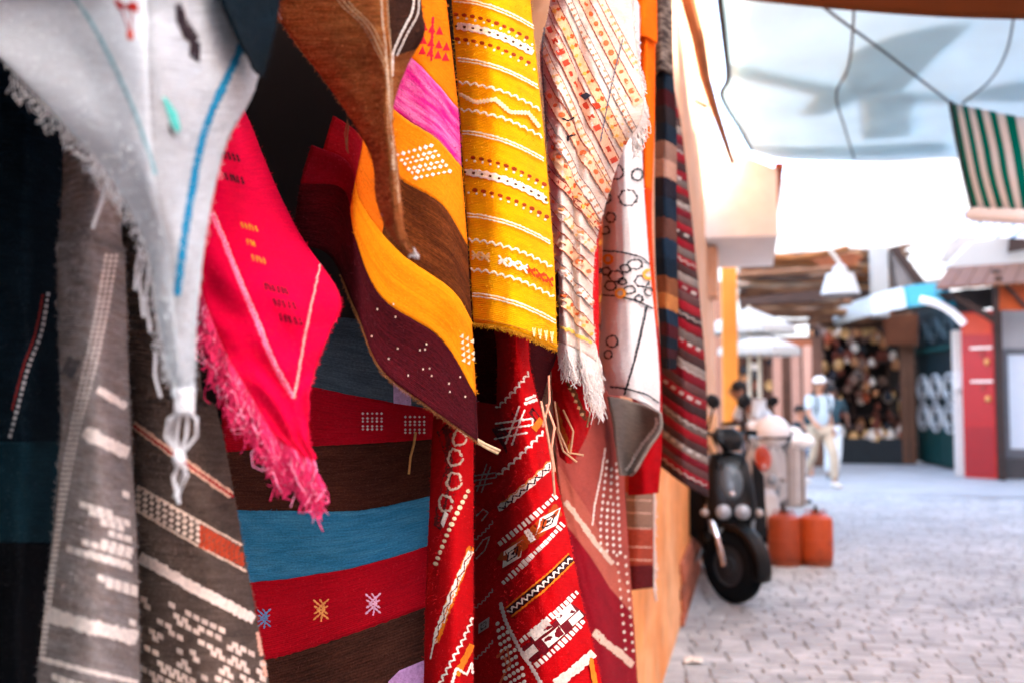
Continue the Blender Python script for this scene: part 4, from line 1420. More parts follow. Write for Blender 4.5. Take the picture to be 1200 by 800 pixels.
# ---- orange and red rug beyond it
r = Rug('orange_red_rug', 'vivid orange rug turning red at the bottom, behind the white rug', [
    [(738, -70), (752, -72), (768, -68)], [(742, 40), (755, 38), (768, 42)], [(748, 150), (757, 150), (767, 156)], [(748, 250), (756, 250), (764, 254)], [(748, 330), (758, 330), (768, 336)],
    [(744, 430), (760, 432), (775, 438)], [(738, 515), (757, 515), (776, 518)], [(736, 580), (754, 579), (772, 577)]],
    [3.0, 2.92, 2.98], wr=.006, seed=81, group=G_RUG)
r.band(0, .52, wool('#f2660c', .2))
r.band(.52, .72, wool('#d2400e', .25))
r.band(.72, 1, wool('#a80812', .3))
r.dots([(750, 20), (753, 90), (757, 180)], 16, 2, 3, yarn('#c9742c'))
r.line([(768, -20), (768, 90), (766, 190), (764, 260)], 2.6, yarn('#3a1a10'), 'selvedge')
# ---- navy and cream patchwork rug
r = Rug('navy_patch_rug', 'narrow navy and cream patterned rug between the orange and the red-grey rugs', [
    [(764, -70), (774, -72), (786, -66)], [(768, 60), (778, 58), (788, 64)], [(768, 140), (780, 138), (793, 146)], [(767, 220), (779, 220), (793, 226)], [(768, 310), (780, 310), (794, 316)], [(772, 380), (782, 382), (795, 388)], [(774, 430), (783, 432), (793, 432)]],
    [3.32, 3.22, 3.28], wr=.008, seed=83, group=G_RUG)
ed = [0] + list(np.linspace(.28, 1, 23))
cl = ['#3c322e', '#8a7c72', '#27313c', '#3a1c20', '#4a3a34', '#1a2632', '#3c1418', '#2a2426', '#1a2632', '#8a6a5c', '#b08874', '#24222a', '#1c2a38', '#5a3a32', '#1c2c3c', '#16222e', '#7a4a30', '#b0703f', '#1c2c3c', '#4a1a20', '#14202a', '#3a1c20', '#1a1c22']
for a_, b_, c_ in zip(ed[:-1], ed[1:], cl):
    r.band(float(a_), float(b_), wool(c_, .3, alt='#b0a090' if c_ == '#3c322e' else None), rough=.008)
# ---- red and grey striped kilim at the end of the row
def krow(y, xl, xr, sl=.85):
    return [(xl + (xr - xl) * t, y + (xr - xl) * t * sl * (1 - .25 * t)) for t in (0, .33, .66, 1)]
r = Rug('grey_red_kilim', 'dusty red and grey striped kilim at the far end of the row', [
    krow(60, 765, 782), krow(120, 767, 797), krow(190, 768, 806), krow(250, 769, 813), krow(320, 771, 820), krow(400, 773, 827), krow(480, 774, 829), krow(546, 774, 831)],
    [3.85, 3.62, 3.60, 3.85], wr=.004, seed=87, thick=.006, group=G_RUG)
gk = np.random.RandomState(3)
ys = np.linspace(.0, 1, 64)
for i, (a_, b_) in enumerate(zip(ys[:-1], ys[1:])):
    c_ = ['#7e121e', '#6a5c56', '#86161f', '#452c2a', '#857870', '#6e1520', '#5a3c3a', '#8a1a24', '#3a2626'][i % 9]
    r.band(float(a_), float(b_), wool(c_, .3), rough=.003, res=.02)
for i in range(15):
    y = 130 + i * 31
    p = krow(y, 772, 800 + min(28, i * 4))
    r.zig(p, 9, 1.4, 1.6, yarn('#a59a92')) if i % 2 else r.dots(p, 11, 3, 1.8, yarn('#aba098'), shape='r')
# ---- salmon and maroon rug under the white one
r = Rug('salmon_rug', 'salmon and maroon rug with a cream lattice border low on the wall', [
    [(650, 440), (674, 440), (700, 444), (726, 452)], [(652, 520), (678, 520), (706, 522), (730, 526)], [(660, 600), (686, 600), (712, 602), (734, 604)], [(676, 690), (698, 690), (720, 690), (740, 692)], [(690, 780), (710, 780), (730, 780), (746, 782)], [(702, 880), (720, 880), (738, 880), (752, 882)]],
    [2.34, 2.40, 2.68, 2.90], wr=.003, seed=91, group=G_RUG)
r.band(0, [(652, 440), (726, 452)], wool('#c4502a', .25))
r.band([(652, 440), (726, 452)], [(655, 545), (690, 600), (715, 650), (738, 700)], wool('#a84f44', .2))
for q in range(7):
    r.dots([(694, 215 + q * 33), (712, 222 + q * 33)], 8, 4, 5, yarn('#1c1614' if q % 2 else '#e89030'), shape='d')
r.band([(655, 545), (690, 600), (715, 650), (738, 700)], [(662, 615), (690, 650), (715, 690), (742, 722)], wool('#b8604e', .2))
r.band([(662, 615), (690, 650), (715, 690), (742, 722)], 1, wool('#8c1220', .25))
r.line([(652, 575), (672, 600), (698, 636), (718, 660)], 6, yarn('#d9b8a0'), 'woven_band', rough=1.5)
r.line([(696, 740), (712, 754), (734, 772), (744, 780)], 9, yarn('#d8b49c'), 'woven_band', rough=1.5)
r.line([(709, 524), (704, 556), (697, 590), (694, 615)], 2, yarn('#ecdccc'), 'woven_line')
for q in range(14):
    r.dots([(711 - q * .9 if q < 9 else 703, 540 + q * 8), (722 + q * .3, 543 + q * 8)], 6, 1.9, 2.6, yarn('#e9dccd'), shape='d')
for q in range(12):
    r.dots([(722 + q * .9, 650 + q * 10), (732 + q * .8, 652 + q * 10)], 6, 1.8, 2.4, yarn('#e2cdb8'), shape='d')
r.line([(727, 470), (731, 540), (735, 620), (741, 700), (747, 790)], 7, yarn('#9a9490'), 'selvedge', rough=1)
# ---- small plaid rug low on the wall
r = Rug('plaid_rug', 'small rust plaid rug with a pale fringe low on the orange wall', [
    [(732, 565), (748, 566), (766, 568)], [(732, 630), (748, 631), (766, 632)], [(733, 692), (748, 690), (766, 688)]], [3.3, 3.26, 3.36], wr=.004, seed=95, hang=1.25, group=G_RUG)
r.band(0, .55, wool('#a5442c', .3)); r.band(.55, .7, wool('#8a6a58', .3)); r.band(.7, .88, wool('#9c4230', .3)); r.band(.88, 1, wool('#5a1a1c', .3))
for y in (585, 600, 618, 640, 655):
    r.line([(734, y), (764, y + 1)], 1.6, yarn('#caa08c'), 'woven_line')
r.fringe([(1, .5), (1, .8), (1, 1)], 50, .05, yarn('#e3cfc4'), rad=.0018, out=.02, clump=4)

# rails the rugs hang from
rail_m = mat('#7a6250', .7, var=.25)
for xx, nm in ((-.34, 'front'), (-.46, 'middle'), (-.62, 'back')):
    mb = MB(); mb.tube([(xx, -1.9, 2.385), (xx, WY0 + .0, 2.385)], .022, 10)
    single(mb, 'hanging_rail', rail_m, {'front': 'outermost round wooden rail carrying the rugs above the shop opening', 'middle': 'middle round wooden rail carrying the rugs above the shop opening', 'back': 'innermost round wooden rail carrying the rugs above the shop opening'}[nm], 'rail', (xx, .4, 2.36), 'rug rails')
mb = MB(); mb.tube([(-.36, WY0 - .05, 2.385), (-.36, 3.75, 2.385)], .02, 10)
single(mb, 'hanging_rail', rail_m, 'round wooden rail along the plaster wall carrying the last rugs', 'rail', (-.36, 3.2, 2.36), 'rug rails')
# ================================================================== OVERHEAD CLOTHS, CABLES
class Sheet:
    """a stretched cloth as one thing with separate bands"""
    def __init__(s, name, label, rows, depths, cat='awning', wr=.02, wl=.9, seed=1, group=None, thick=.006):
        s.R = Rug.__new__(Rug)
        s.R.S = Surf(rows, depths, wr, None, seed, wl)
        q = s.R.S.G.reshape(-1, 3)
        s.R.o = thing(name, label, cat, q[np.argmin(q[:, 2])], 0, group)
        s.R.t = thick
        s.R.lay = 0.0
        s.R.fz = 0
        s.R.g = np.random.RandomState(seed)
        s.o = s.R.o
    def band(s, *a, **k):
        k.setdefault('res', .12)
        k.setdefault('rough', 0.0)
        return s.R.band(*a, **k)
tarp_m = cloth_sheet('#c3d5da', .57)
T_rows = [[(836, -60), (950, -70), (1080, -70), (1200, -60), (1330, -50)],
          [(848, 40), (950, 35), (1070, 30), (1190, 35), (1330, 40)],
          [(853, 92), (950, 100), (1060, 98), (1180, 100), (1330, 105)],
          [(846, 114), (950, 130), (1060, 132), (1180, 130), (1330, 135)],
          [(866, 150), (950, 164), (1055, 168), (1170, 165), (1330, 168)],
          [(880, 176), (925, 186), (1040, 188), (1130, 184), (1330, 190)]]
T_d = [[6.0] * 5, [7.1] * 5, [8.0] * 5, [8.5] * 5, [9.4] * 5, [10.0] * 5]
s_ = Sheet('white_tarp', 'translucent white tarpaulin stretched over the alley on cords', T_rows, T_d, 'tarpaulin', wr=.03, wl=1.4, seed=5)
s_.band(0, 1, tarp_m, name='tarp_sheet')
tarp_o = s_.o
mb = MB()
E = s_.R.S.pts(np.zeros(40), np.linspace(0, 1, 40))
mb.tube(list(E + np.array((0, 0, .004))), .022, 6)
mb.build('edge_cord', mat((.01, .012, .014), .8), tarp_o, smooth=True)
mb = MB()
E = s_.R.S.pts(np.linspace(0, 1, 40), np.full(40, 1.0))
mb.tube(list(E), .014, 6)
mb.build('hem', cloth_sheet('#cfdadc', .4), tarp_o, smooth=True)
# cloths added above the tarp to cast its grey-blue shadow shapes
def patch(pix, lift, label):
    mb = MB()
    P = []
    for x, y in pix:
        c = s_.R.S.cast(x, y)
        P.append((c[0] if c else at(x, y, 8)) + np.array((0, 0, lift)))
    c = np.mean(P, axis=0)
    n = len(P)
    mb.add([c] + P, [(0, i + 1, (i + 1) % n + 1) for i in range(n)])
    o = single(mb, 'shade_cloth', cloth_sheet('#d6e4e7', .74), label, 'cloth', P[0], 'cloths added to shade the tarpaulin')
    o.modifiers.new('t', 'SOLIDIFY').thickness = .004
patch([(1000, 60), (1050, 40), (1100, 30), (1140, 28), (1080, 85), (1060, 105), (1000, 108), (985, 92)], .05, 'added cloth that casts a grey-blue shade on the middle of the white tarpaulin')
patch([(862, 72), (905, 84), (985, 100), (1110, 112), (1110, 122), (1000, 118), (965, 135), (940, 134), (958, 112), (900, 96), (862, 90)], .06, 'added wedge of cloth that casts a long shade across the white tarpaulin')
patch([(884, 170), (930, 172), (1040, 168), (1110, 166), (1110, 180), (1040, 184), (930, 182), (886, 175)], .05, 'added strip of cloth that shades the far hem of the white tarpaulin')
patch([(1010, 118), (1070, 116), (1068, 160), (1012, 164)], .05, 'added small square of cloth that shades the white tarpaulin near its far hem')
patch([(1120, 118), (1180, 96), (1260, 92), (1260, 116), (1180, 120)], .05, 'added cloth strip that shades the right part of the tarpaulin')
def cable(pts, r_, label, name='overhead_cable', m=None):
    mb = MB()
    P = crom(np.array([at(*p) for p in pts]), np.linspace(0, len(pts) - 1, 24)) if len(pts) > 2 else np.array([at(*p) for p in pts])
    mb.tube(list(P), r_, 6)
    single(mb, name, m or mat('#4a4f52', .7), label, 'cable', P[0], 'overhead cables', True)
cable([(930, -30, 5.4), (965, 8, 6.0), (1040, 64, 7.0), (1118, 124, 8.2)], .010, 'straight dark cable running down to the green striped awning')
cable([(1001, -30, 5.8), (1000, 30, 6.6), (994, 80, 7.4), (980, 112, 8.0), (990, 150, 8.8), (1001, 186, 9.6)], .009, 'thin dark cord hanging in a kink below the tarpaulin')
cable([(1200, -40, 5.8), (1190, 10, 6.4), (1180, 60, 7.1), (1160, 95, 7.7), (1128, 122, 8.2)], .008, 'thin cord curving down to the corner of the green awning')
# brown awning overhead
def world_sheet(name, label, C, m, cat='awning', thick=.006, wr=0.0):
    """C: rows x cols of world points"""
    C = np.array(C, float)
    A = crom(C, np.linspace(0, C.shape[0] - 1, 25))
    B = np.swapaxes(crom(np.swapaxes(A, 0, 1), np.linspace(0, C.shape[1] - 1, 25)), 0, 1)
    n = 25
    mb = MB()
    mb.add(B.reshape(-1, 3), [(j * n + i, j * n + i + 1, (j + 1) * n + i + 1, (j + 1) * n + i) for j in range(n - 1) for i in range(n - 1)])
    o = single(mb, name, m, label, cat, B[0, 0], smooth=True)
    o.modifiers.new('t', 'SOLIDIFY').thickness = thick
    return o
world_sheet('brown_awning', 'brown cloth awning edge hanging over the near part of the alley',
            [[(0.05, 3.6, 3.75), (1.2, 3.6, 3.6), (2.6, 3.6, 3.5), (4.7, 3.6, 3.4)], [(.02, 4.6, 3.65), (1.2, 4.6, 3.48), (2.6, 4.6, 3.36), (4.7, 4.6, 3.25)], [(-.1, 5.6, 3.56), (1.0, 5.6, 3.355), (2.2, 5.6, 3.225), (4.7, 5.6, 2.98)]], cloth_sheet('#7d4a2c', .3))
# green and white striped awning
s_ = Sheet('striped_awning', 'dark green and white striped awning hanging at the right edge', [
    [(1114, 120), (1150, 128), (1205, 138), (1330, 150)],
    [(1122, 165), (1160, 172), (1212, 180), (1330, 190)],
    [(1131, 208), (1166, 206), (1216, 208), (1330, 215)],
    [(1141, 248), (1178, 250), (1220, 252), (1330, 258)]],
    [[8.2, 7.9, 7.5, 6.9], [8.0, 7.7, 7.3, 6.7], [7.9, 7.5, 7.1, 6.5], [7.8, 7.4, 7.0, 6.3]], wr=.03, wl=.8, seed=9)
gm_, wm_ = cloth_sheet('#047264', .4), cloth_sheet('#d8d6d4', .5)
ns = 15
for q in range(ns):
    s_.band(0, 1, gm_ if q % 2 == 0 else wm_, u0=q / ns, u1=(q + 1) / ns)
mb = MB()
mb.tube(list(s_.R.S.pts(np.zeros(12), np.linspace(0, 1, 12))), .02, 6)
mb.build('edge_pole', mat('#1d2b2a', .6), s_.o)
for q in range(7):
    mb = MB()
    p = s_.R.S.pts(np.array([.05 + q * .085]), np.array([1.0]))[0]
    mb.ball(p + np.array((0, 0, -.02)), (.10, .05, .06), 10)
    mb.build('scallop', cloth_sheet('#f2ece6', .4), s_.o, smooth=True)
mb = MB(); mb.tube([at(1139, 205, 9.9), at(1149, 262, 9.9)], .02, 6); mb.tube([at(1133, 205, 9.9), at(1139, 205, 9.9)], .02, 6)
single(mb, 'awning_arm', mat('#39403f', .5), 'dark metal arm holding the lower edge of the green awning', 'awning arm', at(1149, 262, 9.9))
# white shop awning with thin blue lines, below the green one
s_ = Sheet('ribbed_awning', 'curved white awning with thin blue lines below the green awning', [
    [(1098, 240), (1140, 246), (1190, 250), (1290, 252)], [(1095, 262), (1140, 264), (1190, 264), (1290, 268)], [(1070, 272), (1115, 276), (1170, 278), (1290, 284)]],
    [[13.4, 13.0, 12.4, 11.5], [13.0, 12.6, 12.0, 11.1], [12.4, 12.0, 11.4, 10.5]], wr=.0, seed=10)
ns = 15
for q in range(ns):
    s_.band(0, 1, cloth_sheet('#eef3f2', .5), u0=q / ns, u1=(q + .76) / ns)
    s_.band(0, 1, cloth_sheet('#0f6f96', .2), u0=(q + .76) / ns, u1=(q + 1) / ns)
# wooden pole leaning out from the wall top, and its stub
mb = MB()
P = [at(803, -12, 6.4), at(818, 45, 6.9), at(826, 90, 7.4), at(838, 130, 7.9), at(850, 165, 8.5), at(858, 190, 8.9)]
mb.tube(P, [.05, .048, .042, .036, .03, .026], 8)
po = thing('leaning_pole', 'thin brown wooden pole slanting along the sunlit wall top', 'pole', P[-1])
mb.build('shaft', mat('#b06a3c', .8, var=.3), po, smooth=True)
mb = MB(); mb.tube([at(829, 126, 7.7), at(822, 122, 7.7), at(814, 118, 7.6)], [.018, .016, .012], 6); mb.build('stub', mat('#a8603a', .8, var=.3), po, smooth=True)

# ================================================================== FAR END OF THE ALLEY
def slab(name, label, cat, pix, d, th, m, group=None, smooth=False):
    """a flat board facing the viewer, thickness th away from the viewer"""
    mb = MB()
    P = [at(x, y, d if not isinstance(d, (list, tuple)) else d[i]) for i, (x, y) in enumerate(pix)]
    mb.prism(P, FW * np.array((1, 1, 0)) * th)
    b = min(P, key=lambda p: p[2])
    return single(mb, name, m, label, cat, b, group, smooth)
wall_w = mat('#b8aea4', .85, var=.08, scale=1.5, bump=.2, bdist=.03)
# ochre post at the end of the plastered building
mb = MB(); a_ = at(856, 450, 12.9); mb.box((a_[0] - .1, a_[1] - .1, 0), (a_[0] + .1, a_[1] + .1, 3.05), bev=.015)
single(mb, 'ochre_post', mat('#e08a30', .7, var=.15), 'ochre painted square post at the end of the plaster building', 'post', (a_[0], a_[1], 0))
# left building further on
b3 = thing('far_house', 'pale pink house with columns beyond the ochre post', 'building', (-.3, 20, 0))
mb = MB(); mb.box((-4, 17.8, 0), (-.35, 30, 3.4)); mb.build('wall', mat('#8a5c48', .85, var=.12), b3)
for x0, x1, d in ((905, 916, 18.2), (927, 938, 18.0), (941, 951, 17.6)):
    p0, p1 = at(x0, 420, d), at(x1, 420, d)
    mb = MB(); mb.box((p0[0], p0[1] - .12, 0), (p1[0], p0[1] + .14, 2.28), bev=.02); mb.build('column', mat('#b98872', .8, var=.1), b3)
p0, p1 = at(896, 412, 18.4), at(952, 412, 18.0)
mb = MB(); mb.box((p0[0], p0[1] - .1, 2.281), (p1[0], p0[1] + .3, 2.42)); mb.build('beam', mat('#a05a3a', .8), b3)
p0, p1 = at(868, 412, 18.6), at(900, 412, 18.6)
mb = MB(); mb.box((p0[0], p0[1], 0), (p1[0], p0[1] + .1, 2.3)); mb.build('shop_opening', mat('#5a3a2c', .9, var=.4, scale=3), b3)
p0, p1 = at(862, 412, 20.5), at(962, 412, 20.5)
mb = MB(); mb.box((p0[0], p0[1], 0), (p1[0], p0[1] + .1, 2.6)); mb.build('shop_back_wall', mat('#7c5644', .9, var=.35, scale=2.5, dirt='#4a3026', dirt_amt=.6), b3)
gd = np.random.RandomState(12)
goods_cols = [mat(c, .7, var=.3) for c in ('#c98a5a', '#e8d8c4', '#7c3a26', '#2a2a2e', '#b4522c', '#d9a86a', '#8a6a58')]
def pot(mb, h, rr):
    mb.lathe([(rr * .5, 0), (rr * .95, h * .3), (rr, h * .55), (rr * .55, h * .85), (rr * .62, h)], n=10)
def pouch(mb, h, rr):
    mb.lathe([(.005, 0), (rr * .8, h * .06), (rr, h * .35), (rr * .7, h * .7), (rr * .25, h * .85), (rr * .35, h)], n=9)
def plate(mb, h, rr):
    mb.lathe([(.01, 0), (rr * .6, .01), (rr, .04), (rr * .98, .05), (rr * .55, .025), (.005, .018)], axis='y', n=14)
kinds = []
for nm, fn, h, rr in (('clay_pot', pot, .20, .09), ('hanging_pouch', pouch, .22, .085), ('round_plate', plate, .2, .10)):
    for ci, c_ in enumerate(goods_cols):
        mb = MB(); fn(mb, h, rr); o = mb.build(nm, c_, smooth=True)
        kinds.append((nm, ci, o.data)); bpy.data.objects.remove(o)
cname = ['tan', 'cream', 'rust brown', 'black', 'brick red', 'sandy', 'taupe']
lab = {'clay_pot': 'small %s pot among the goods of the dark stall', 'hanging_pouch': 'small %s pouch hanging among the goods of the dark stall', 'round_plate': 'small %s plate hung among the goods of the dark stall'}
def place_good(kk, p, sc, rz, tail=None):
    nm, ci, me = kinds[kk]
    o = bpy.data.objects.new(nm, me)
    COL.objects.link(o)
    o.location = tuple(p)
    o.scale = (sc, sc, sc)
    o.rotation_euler = (gd.uniform(-.15, .15), gd.uniform(-.15, .15), rz)
    tag(o, (lab[nm] if tail is None else tail[nm]) % cname[ci], nm.split('_')[-1], ('%s %ss on the stalls' % (cname[ci], nm.replace('_', ' '))).replace('pouchs', 'pouches') if tail is None else ('%s %ss by the columns' % (cname[ci], nm.replace('_', ' '))).replace('pouchs', 'pouches'))
tail = {'clay_pot': 'small %s pot in the shop opening beside the pink columns', 'hanging_pouch': 'small %s pouch in the shop opening beside the pink columns', 'round_plate': 'small %s plate in the shop opening beside the pink columns'}
for q in range(16):
    place_good(gd.randint(len(kinds)), at(gd.uniform(870, 906), gd.uniform(415, 462), 18.3), gd.uniform(.7, 1.1), gd.uniform(0, 6), tail)
# dark stall closing the alley
stall = thing('dark_stall', 'dark stall packed with goods across the end of the alley', 'stall', at(1000, 540, 22))
dk_m = mat('#1d1512', .9, var=.4, scale=2)
p0, p1 = at(948, 400, 22.6), at(1074, 400, 22.6)
mb = MB(); mb.box((p0[0], p0[1], 0), (p1[0], p0[1] + .15, 3.4)); mb.build('back_wall', dk_m, stall)
for z in (.35, .95, 1.55, 2.15, 2.7):
    mb = MB(); mb.box((p0[0], p0[1] - .55, z), (p1[0], p0[1] - .003, z + .035)); mb.build('shelf', dark_wood, stall)
for x in (962, 1000, 1040):
    q_ = at(x, 400, 22.2); mb = MB(); mb.box((q_[0] - .03, q_[1] - .03, 0), (q_[0] + .03, q_[1] + .03, 3.3)); mb.build('upright', dark_wood, stall)
q0, q1 = at(985, 520, 21.2), at(1062, 520, 21.2)
mb = MB(); mb.box((q0[0], q0[1] - .2, 0), (q1[0], q0[1] + .5, .52)); mb.build('counter', mat('#1d2426', .7, var=.3), stall)
n_ = 0
for q in range(190):
    x = gd.uniform(952, 1062)
    y = gd.uniform(372, 520)
    if x > 1022 and 395 < y < 470 and gd.rand() < .55:
        continue
    d = gd.uniform(21.4, 22.0)
    kk = gd.choice([0, 1, 2, 3, 4, 5, 6, 7, 8, 9, 9, 10, 10, 11, 12, 14, 15, 17, 19, 20, 13, 16])
    place_good(kk, at(x, y, d), gd.uniform(.7, 1.35), gd.uniform(0, 6.28))
for q in range(16):
    place_good(gd.choice([0, 1, 4, 5, 8]), at(gd.uniform(985, 1060), gd.uniform(512, 522), gd.uniform(20.9, 21.2)), gd.uniform(.9, 1.4), gd.uniform(0, 6.28))
for x, h in ((1066, 3.0), (1058, 2.9)):
    q_ = at(x, 400, 20.9); mb = MB(); mb.box((q_[0] - .07, q_[1] - .07, 0), (q_[0] + .07, q_[1] + .07, h), bev=.01)
    single(mb, 'wooden_post', old_wood, 'weathered brown wooden post at the %s corner of the dark stall' % ('outer' if x == 1066 else 'inner'), 'post', (q_[0], q_[1], 0))
slab('plank_hoarding', 'rust brown plank panel above the wooden posts', 'hoarding', [(1035, 372), (1076, 368), (1076, 404), (1038, 404)], 20.6, .05, mat('#6e3a1e', .8, var=.3))
# tattered reed and cloth roofing over the end of the alley
reed = [mat(c, .9, var=.4, scale=5, bump=.4) for c in ('#7a5238', '#3a261a', '#946a48', '#62402a', '#96806c', '#965a2c')]
gr = np.random.RandomState(17)
def reed_roof(x0, x1, y0, y1, d0, d1, n, label, cols):
    root = thing('reed_roof', label, 'roof', at(x0, y1, d0))
    for k in range(n):
        t = k / (n - 1)
        y = y0 + (y1 - y0) * t
        d = d0 + (d1 - d0) * t
        a0 = at(x0 + gr.uniform(-6, 10), y + gr.uniform(-3, 3), d)
        a1 = at(x1 + gr.uniform(-16, 8), y + gr.uniform(-5, 5) - (x1 - x0) * .02, d)
        m_ = (a0 + a1) / 2 + np.array((0, 0, gr.uniform(-.12, .04)))
        mb = MB()
        mb.tube(list(crom(np.array([a0, m_, a1]), np.linspace(0, 2, 9))), [gr.uniform(.03, .07) for _ in range(9)], 6)
        mb.build('reed_bundle', reed[cols[k % len(cols)]], root, smooth=True)
    return root
for pix, d, nm in (([(866, 300), (990, 292), (1062, 292), (1062, 330), (990, 350), (866, 352)], 23.0, 'broad brown matting hung behind the far reed roofs'), ([(868, 338), (960, 336), (975, 350), (945, 372), (868, 366)], 19.6, 'dark brown matting under the grey reed roof')):
    mb = MB()
    P = [at(x, y, d) for x, y in pix]
    mb.prism(P, FW * np.array((1, 1, 0)) * .06)
    single(mb, 'reed_mat', mat('#4a3a30', .95, var=.6, scale=2.2, bump=.6, bdist=.1, dirt='#8a7262', dirt_amt=.7), nm, 'mat', min(P, key=lambda q: q[2]), 'reed mats')
reed_roof(868, 990, 322, 372, 17.5, 19.0, 22, 'grey-brown reed matting roof above the white parasols', [0, 1, 0, 2, 4, 0, 1])
reed_roof(870, 1005, 296, 328, 19.5, 20.5, 15, 'rusty reed matting ridge behind the lower matting', [5, 2, 3, 5])
reed_roof(980, 1066, 292, 350, 20.8, 22, 24, 'brown reed matting roof around the white pillar', [3, 2, 4, 5, 1])
reed_roof(955, 1070, 345, 385, 20.6, 21.4, 12, 'dark matting fringe over the dark stall', [1, 3, 1, 0])
slab('rust_sheet', 'rusty brown sheet laid on the far roof', 'sheet', [(950, 304), (1000, 296), (1012, 302), (1000, 312), (968, 316)], 19.3, .05, mat('#7a3c1a', .8, var=.3))
slab('roof_brace', 'dark timber brace slanting beside the white pillar', 'brace', [(1044, 290), (1052, 288), (1086, 332), (1078, 336)], 20.1, .1, dark_wood)
slab('roof_beam', 'dark timber beam under the far reed roof', 'beam', [(868, 350), (960, 340), (1000, 346), (960, 352), (868, 358)], 17.2, .12, dark_wood)
# white pillar and lamp
mb = MB(); q_ = at(1030, 310, 20.4); mb.box((q_[0] - .17, q_[1] - .15, 3.0), (q_[0] + .17, q_[1] + .15, 4.45), bev=.02)
single(mb, 'white_pillar', mat('#aaa298', .8, var=.1), 'white square pillar standing above the far roofs', 'pillar', (q_[0], q_[1], 3.0))
lr = thing('hanging_lamp', 'white cone lamp shade hanging under the far roofs', 'lamp', at(985, 345, 16))
lc = at(985, 345, 16)
mb = MB(); mb.lathe([(.31, 0), (.30, .02), (.21, .33), (.19, .335), (.28, .015)], c=lc, n=20); mb.build('lamp_shade', mat('#a8a39c', .5, var=.06), lr, smooth=True)
mb = MB(); mb.lathe([(.12, .335), (.12, .40), (.08, .46), (.02, .50)], c=lc, n=14); mb.build('lamp_cap', mat('#a09b94', .5, var=.06), lr, smooth=True)
mb = MB(); mb.tube([lc + np.array((0, 0, .5)), at(972, 292, 16)], .03, 6); mb.build('suspension_rod', mat('#b8b0a4', .6), lr)
# white parasol canopies at the left
def parasol(px, py, d, w_, label):
    c = at(px, py, d)
    root = thing('white_parasol', label, 'parasol', (c[0], c[1], 0), group='white parasols')
    mb = MB()
    n = 8
    vs = [c + np.array((0, 0, w_ * .42))] + [c + np.array((w_ * math.cos(k * 2 * math.pi / n + .3), w_ * math.sin(k * 2 * math.pi / n + .3), 0)) for k in range(n)]
    vs += [v + np.array((0, 0, -.10)) for v in vs[1:]]
    mb.add(vs, [(0, k + 1, (k + 1) % n + 1) for k in range(n)] + [(k + 1, k + 1 + n, (k + 1) % n + 1 + n, (k + 1) % n + 1) for k in range(n)])
    o = mb.build('canopy', cloth_sheet('#c2beb8', .35), root); o.modifiers.new('t', 'SOLIDIFY').thickness = .01
    mb = MB(); mb.tube([(c[0], c[1], 0), (c[0], c[1], c[2] + w_ * .45)], .03, 8); mb.build('pole', mat('#b9a58c', .6), root)
    for k in range(n):
        mb = MB(); mb.tube([c + np.array((0, 0, w_ * .38)), vs[k + 1] + np.array((0, 0, -.02))], .012, 5); mb.build('rib', mat('#8a7a68', .6), root)
parasol(878, 384, 15.0, .72, 'upper white parasol in front of the reed roof')
parasol(890, 408, 14.6, .62, 'lower white parasol in front of the reed roof')
# blue and white cloth awning and its pale tube
s_ = Sheet('pale_blue_awning', 'long pale blue and white cloth awning over the teal shop front', [
    [(976, 362), (1010, 350), (1050, 338), (1090, 332), (1112, 336)], [(974, 370), (1010, 358), (1052, 347), (1092, 341), (1116, 346)], [(978, 382), (1012, 372), (1054, 362), (1094, 357), (1122, 360)]],
    [[20.0, 19.4, 18.8, 18.2, 17.6], [19.4, 18.8, 18.2, 17.6, 17.0], [18.8, 18.2, 17.6, 17.0, 16.5]], wr=.02, seed=14, wl=.6)
for a_, b_, c_ in ((0, .3, '#b4b4ae'), (.3, .55, '#dad8d2'), (.55, .86, '#5aa2a8'), (.86, 1, '#1c5a64')):
    s_.band(0, 1, cloth_sheet(c_, .35), u0=a_, u1=b_, name='panel')
mb = MB()
mb.tube(list(crom(np.array([at(1078, 351, 16.6), at(1098, 356, 16.5), at(1116, 366, 16.4), at(1130, 380, 16.3)]), np.linspace(0, 3, 14))), .065, 8)
single(mb, 'white_tube', mat('#efe8e2', .5, var=.04), 'bent white tube across the teal shop front', 'tube', at(1130, 380, 16.3), None, True)
# teal shop doors with iron oval scrolls
shop = thing('teal_shop', 'dark teal shop front with white iron oval scrolls', 'shop front', (3.7, 19, 0))
A0, A1 = on_ground(1076, 541), on_ground(1127, 552)
dv = (A1 - A0) / np.linalg.norm(A1 - A0)
nv_ = np.array((-dv[1], dv[0], 0)); nv_ = nv_ if nv_[0] < 0 else -nv_
W_ = np.linalg.norm(A1 - A0)
def onshop(u, z, off=0): return A0 + dv * (W_ * u) + np.array((0, 0, z)) + nv_ * off
def spanel(name, u0, u1, z0, z1, o0, o1, m):
    mb = MB(); mb.prism([onshop(u0, z0, o0), onshop(u1, z0, o0), onshop(u1, z1, o0), onshop(u0, z1, o0)], nv_ * (o1 - o0)); return mb.build(name, m, shop)
teal = mat('#0b4a48', .55, var=.25); teal_d = mat('#0a2a30', .6, var=.3); iron = mat('#d3d8d6', .5, var=.1)
spanel('wall', -.05, 1.02, 0, 3.4, -.3, -.12, dk_m)
spanel('door_panel', .02, .49, .05, .75, -.06, -.01, teal)
spanel('door_panel', .51, .98, .05, .75, -.06, -.01, teal)
spanel('door_glass', .02, .98, .78, 2.3, -.06, -.03, teal_d)
spanel('fanlight', .02, .98, 2.4, 3.2, -.06, -.03, teal_d)
spanel('transom', 0, 1, 2.3, 2.4, -.06, .02, teal)
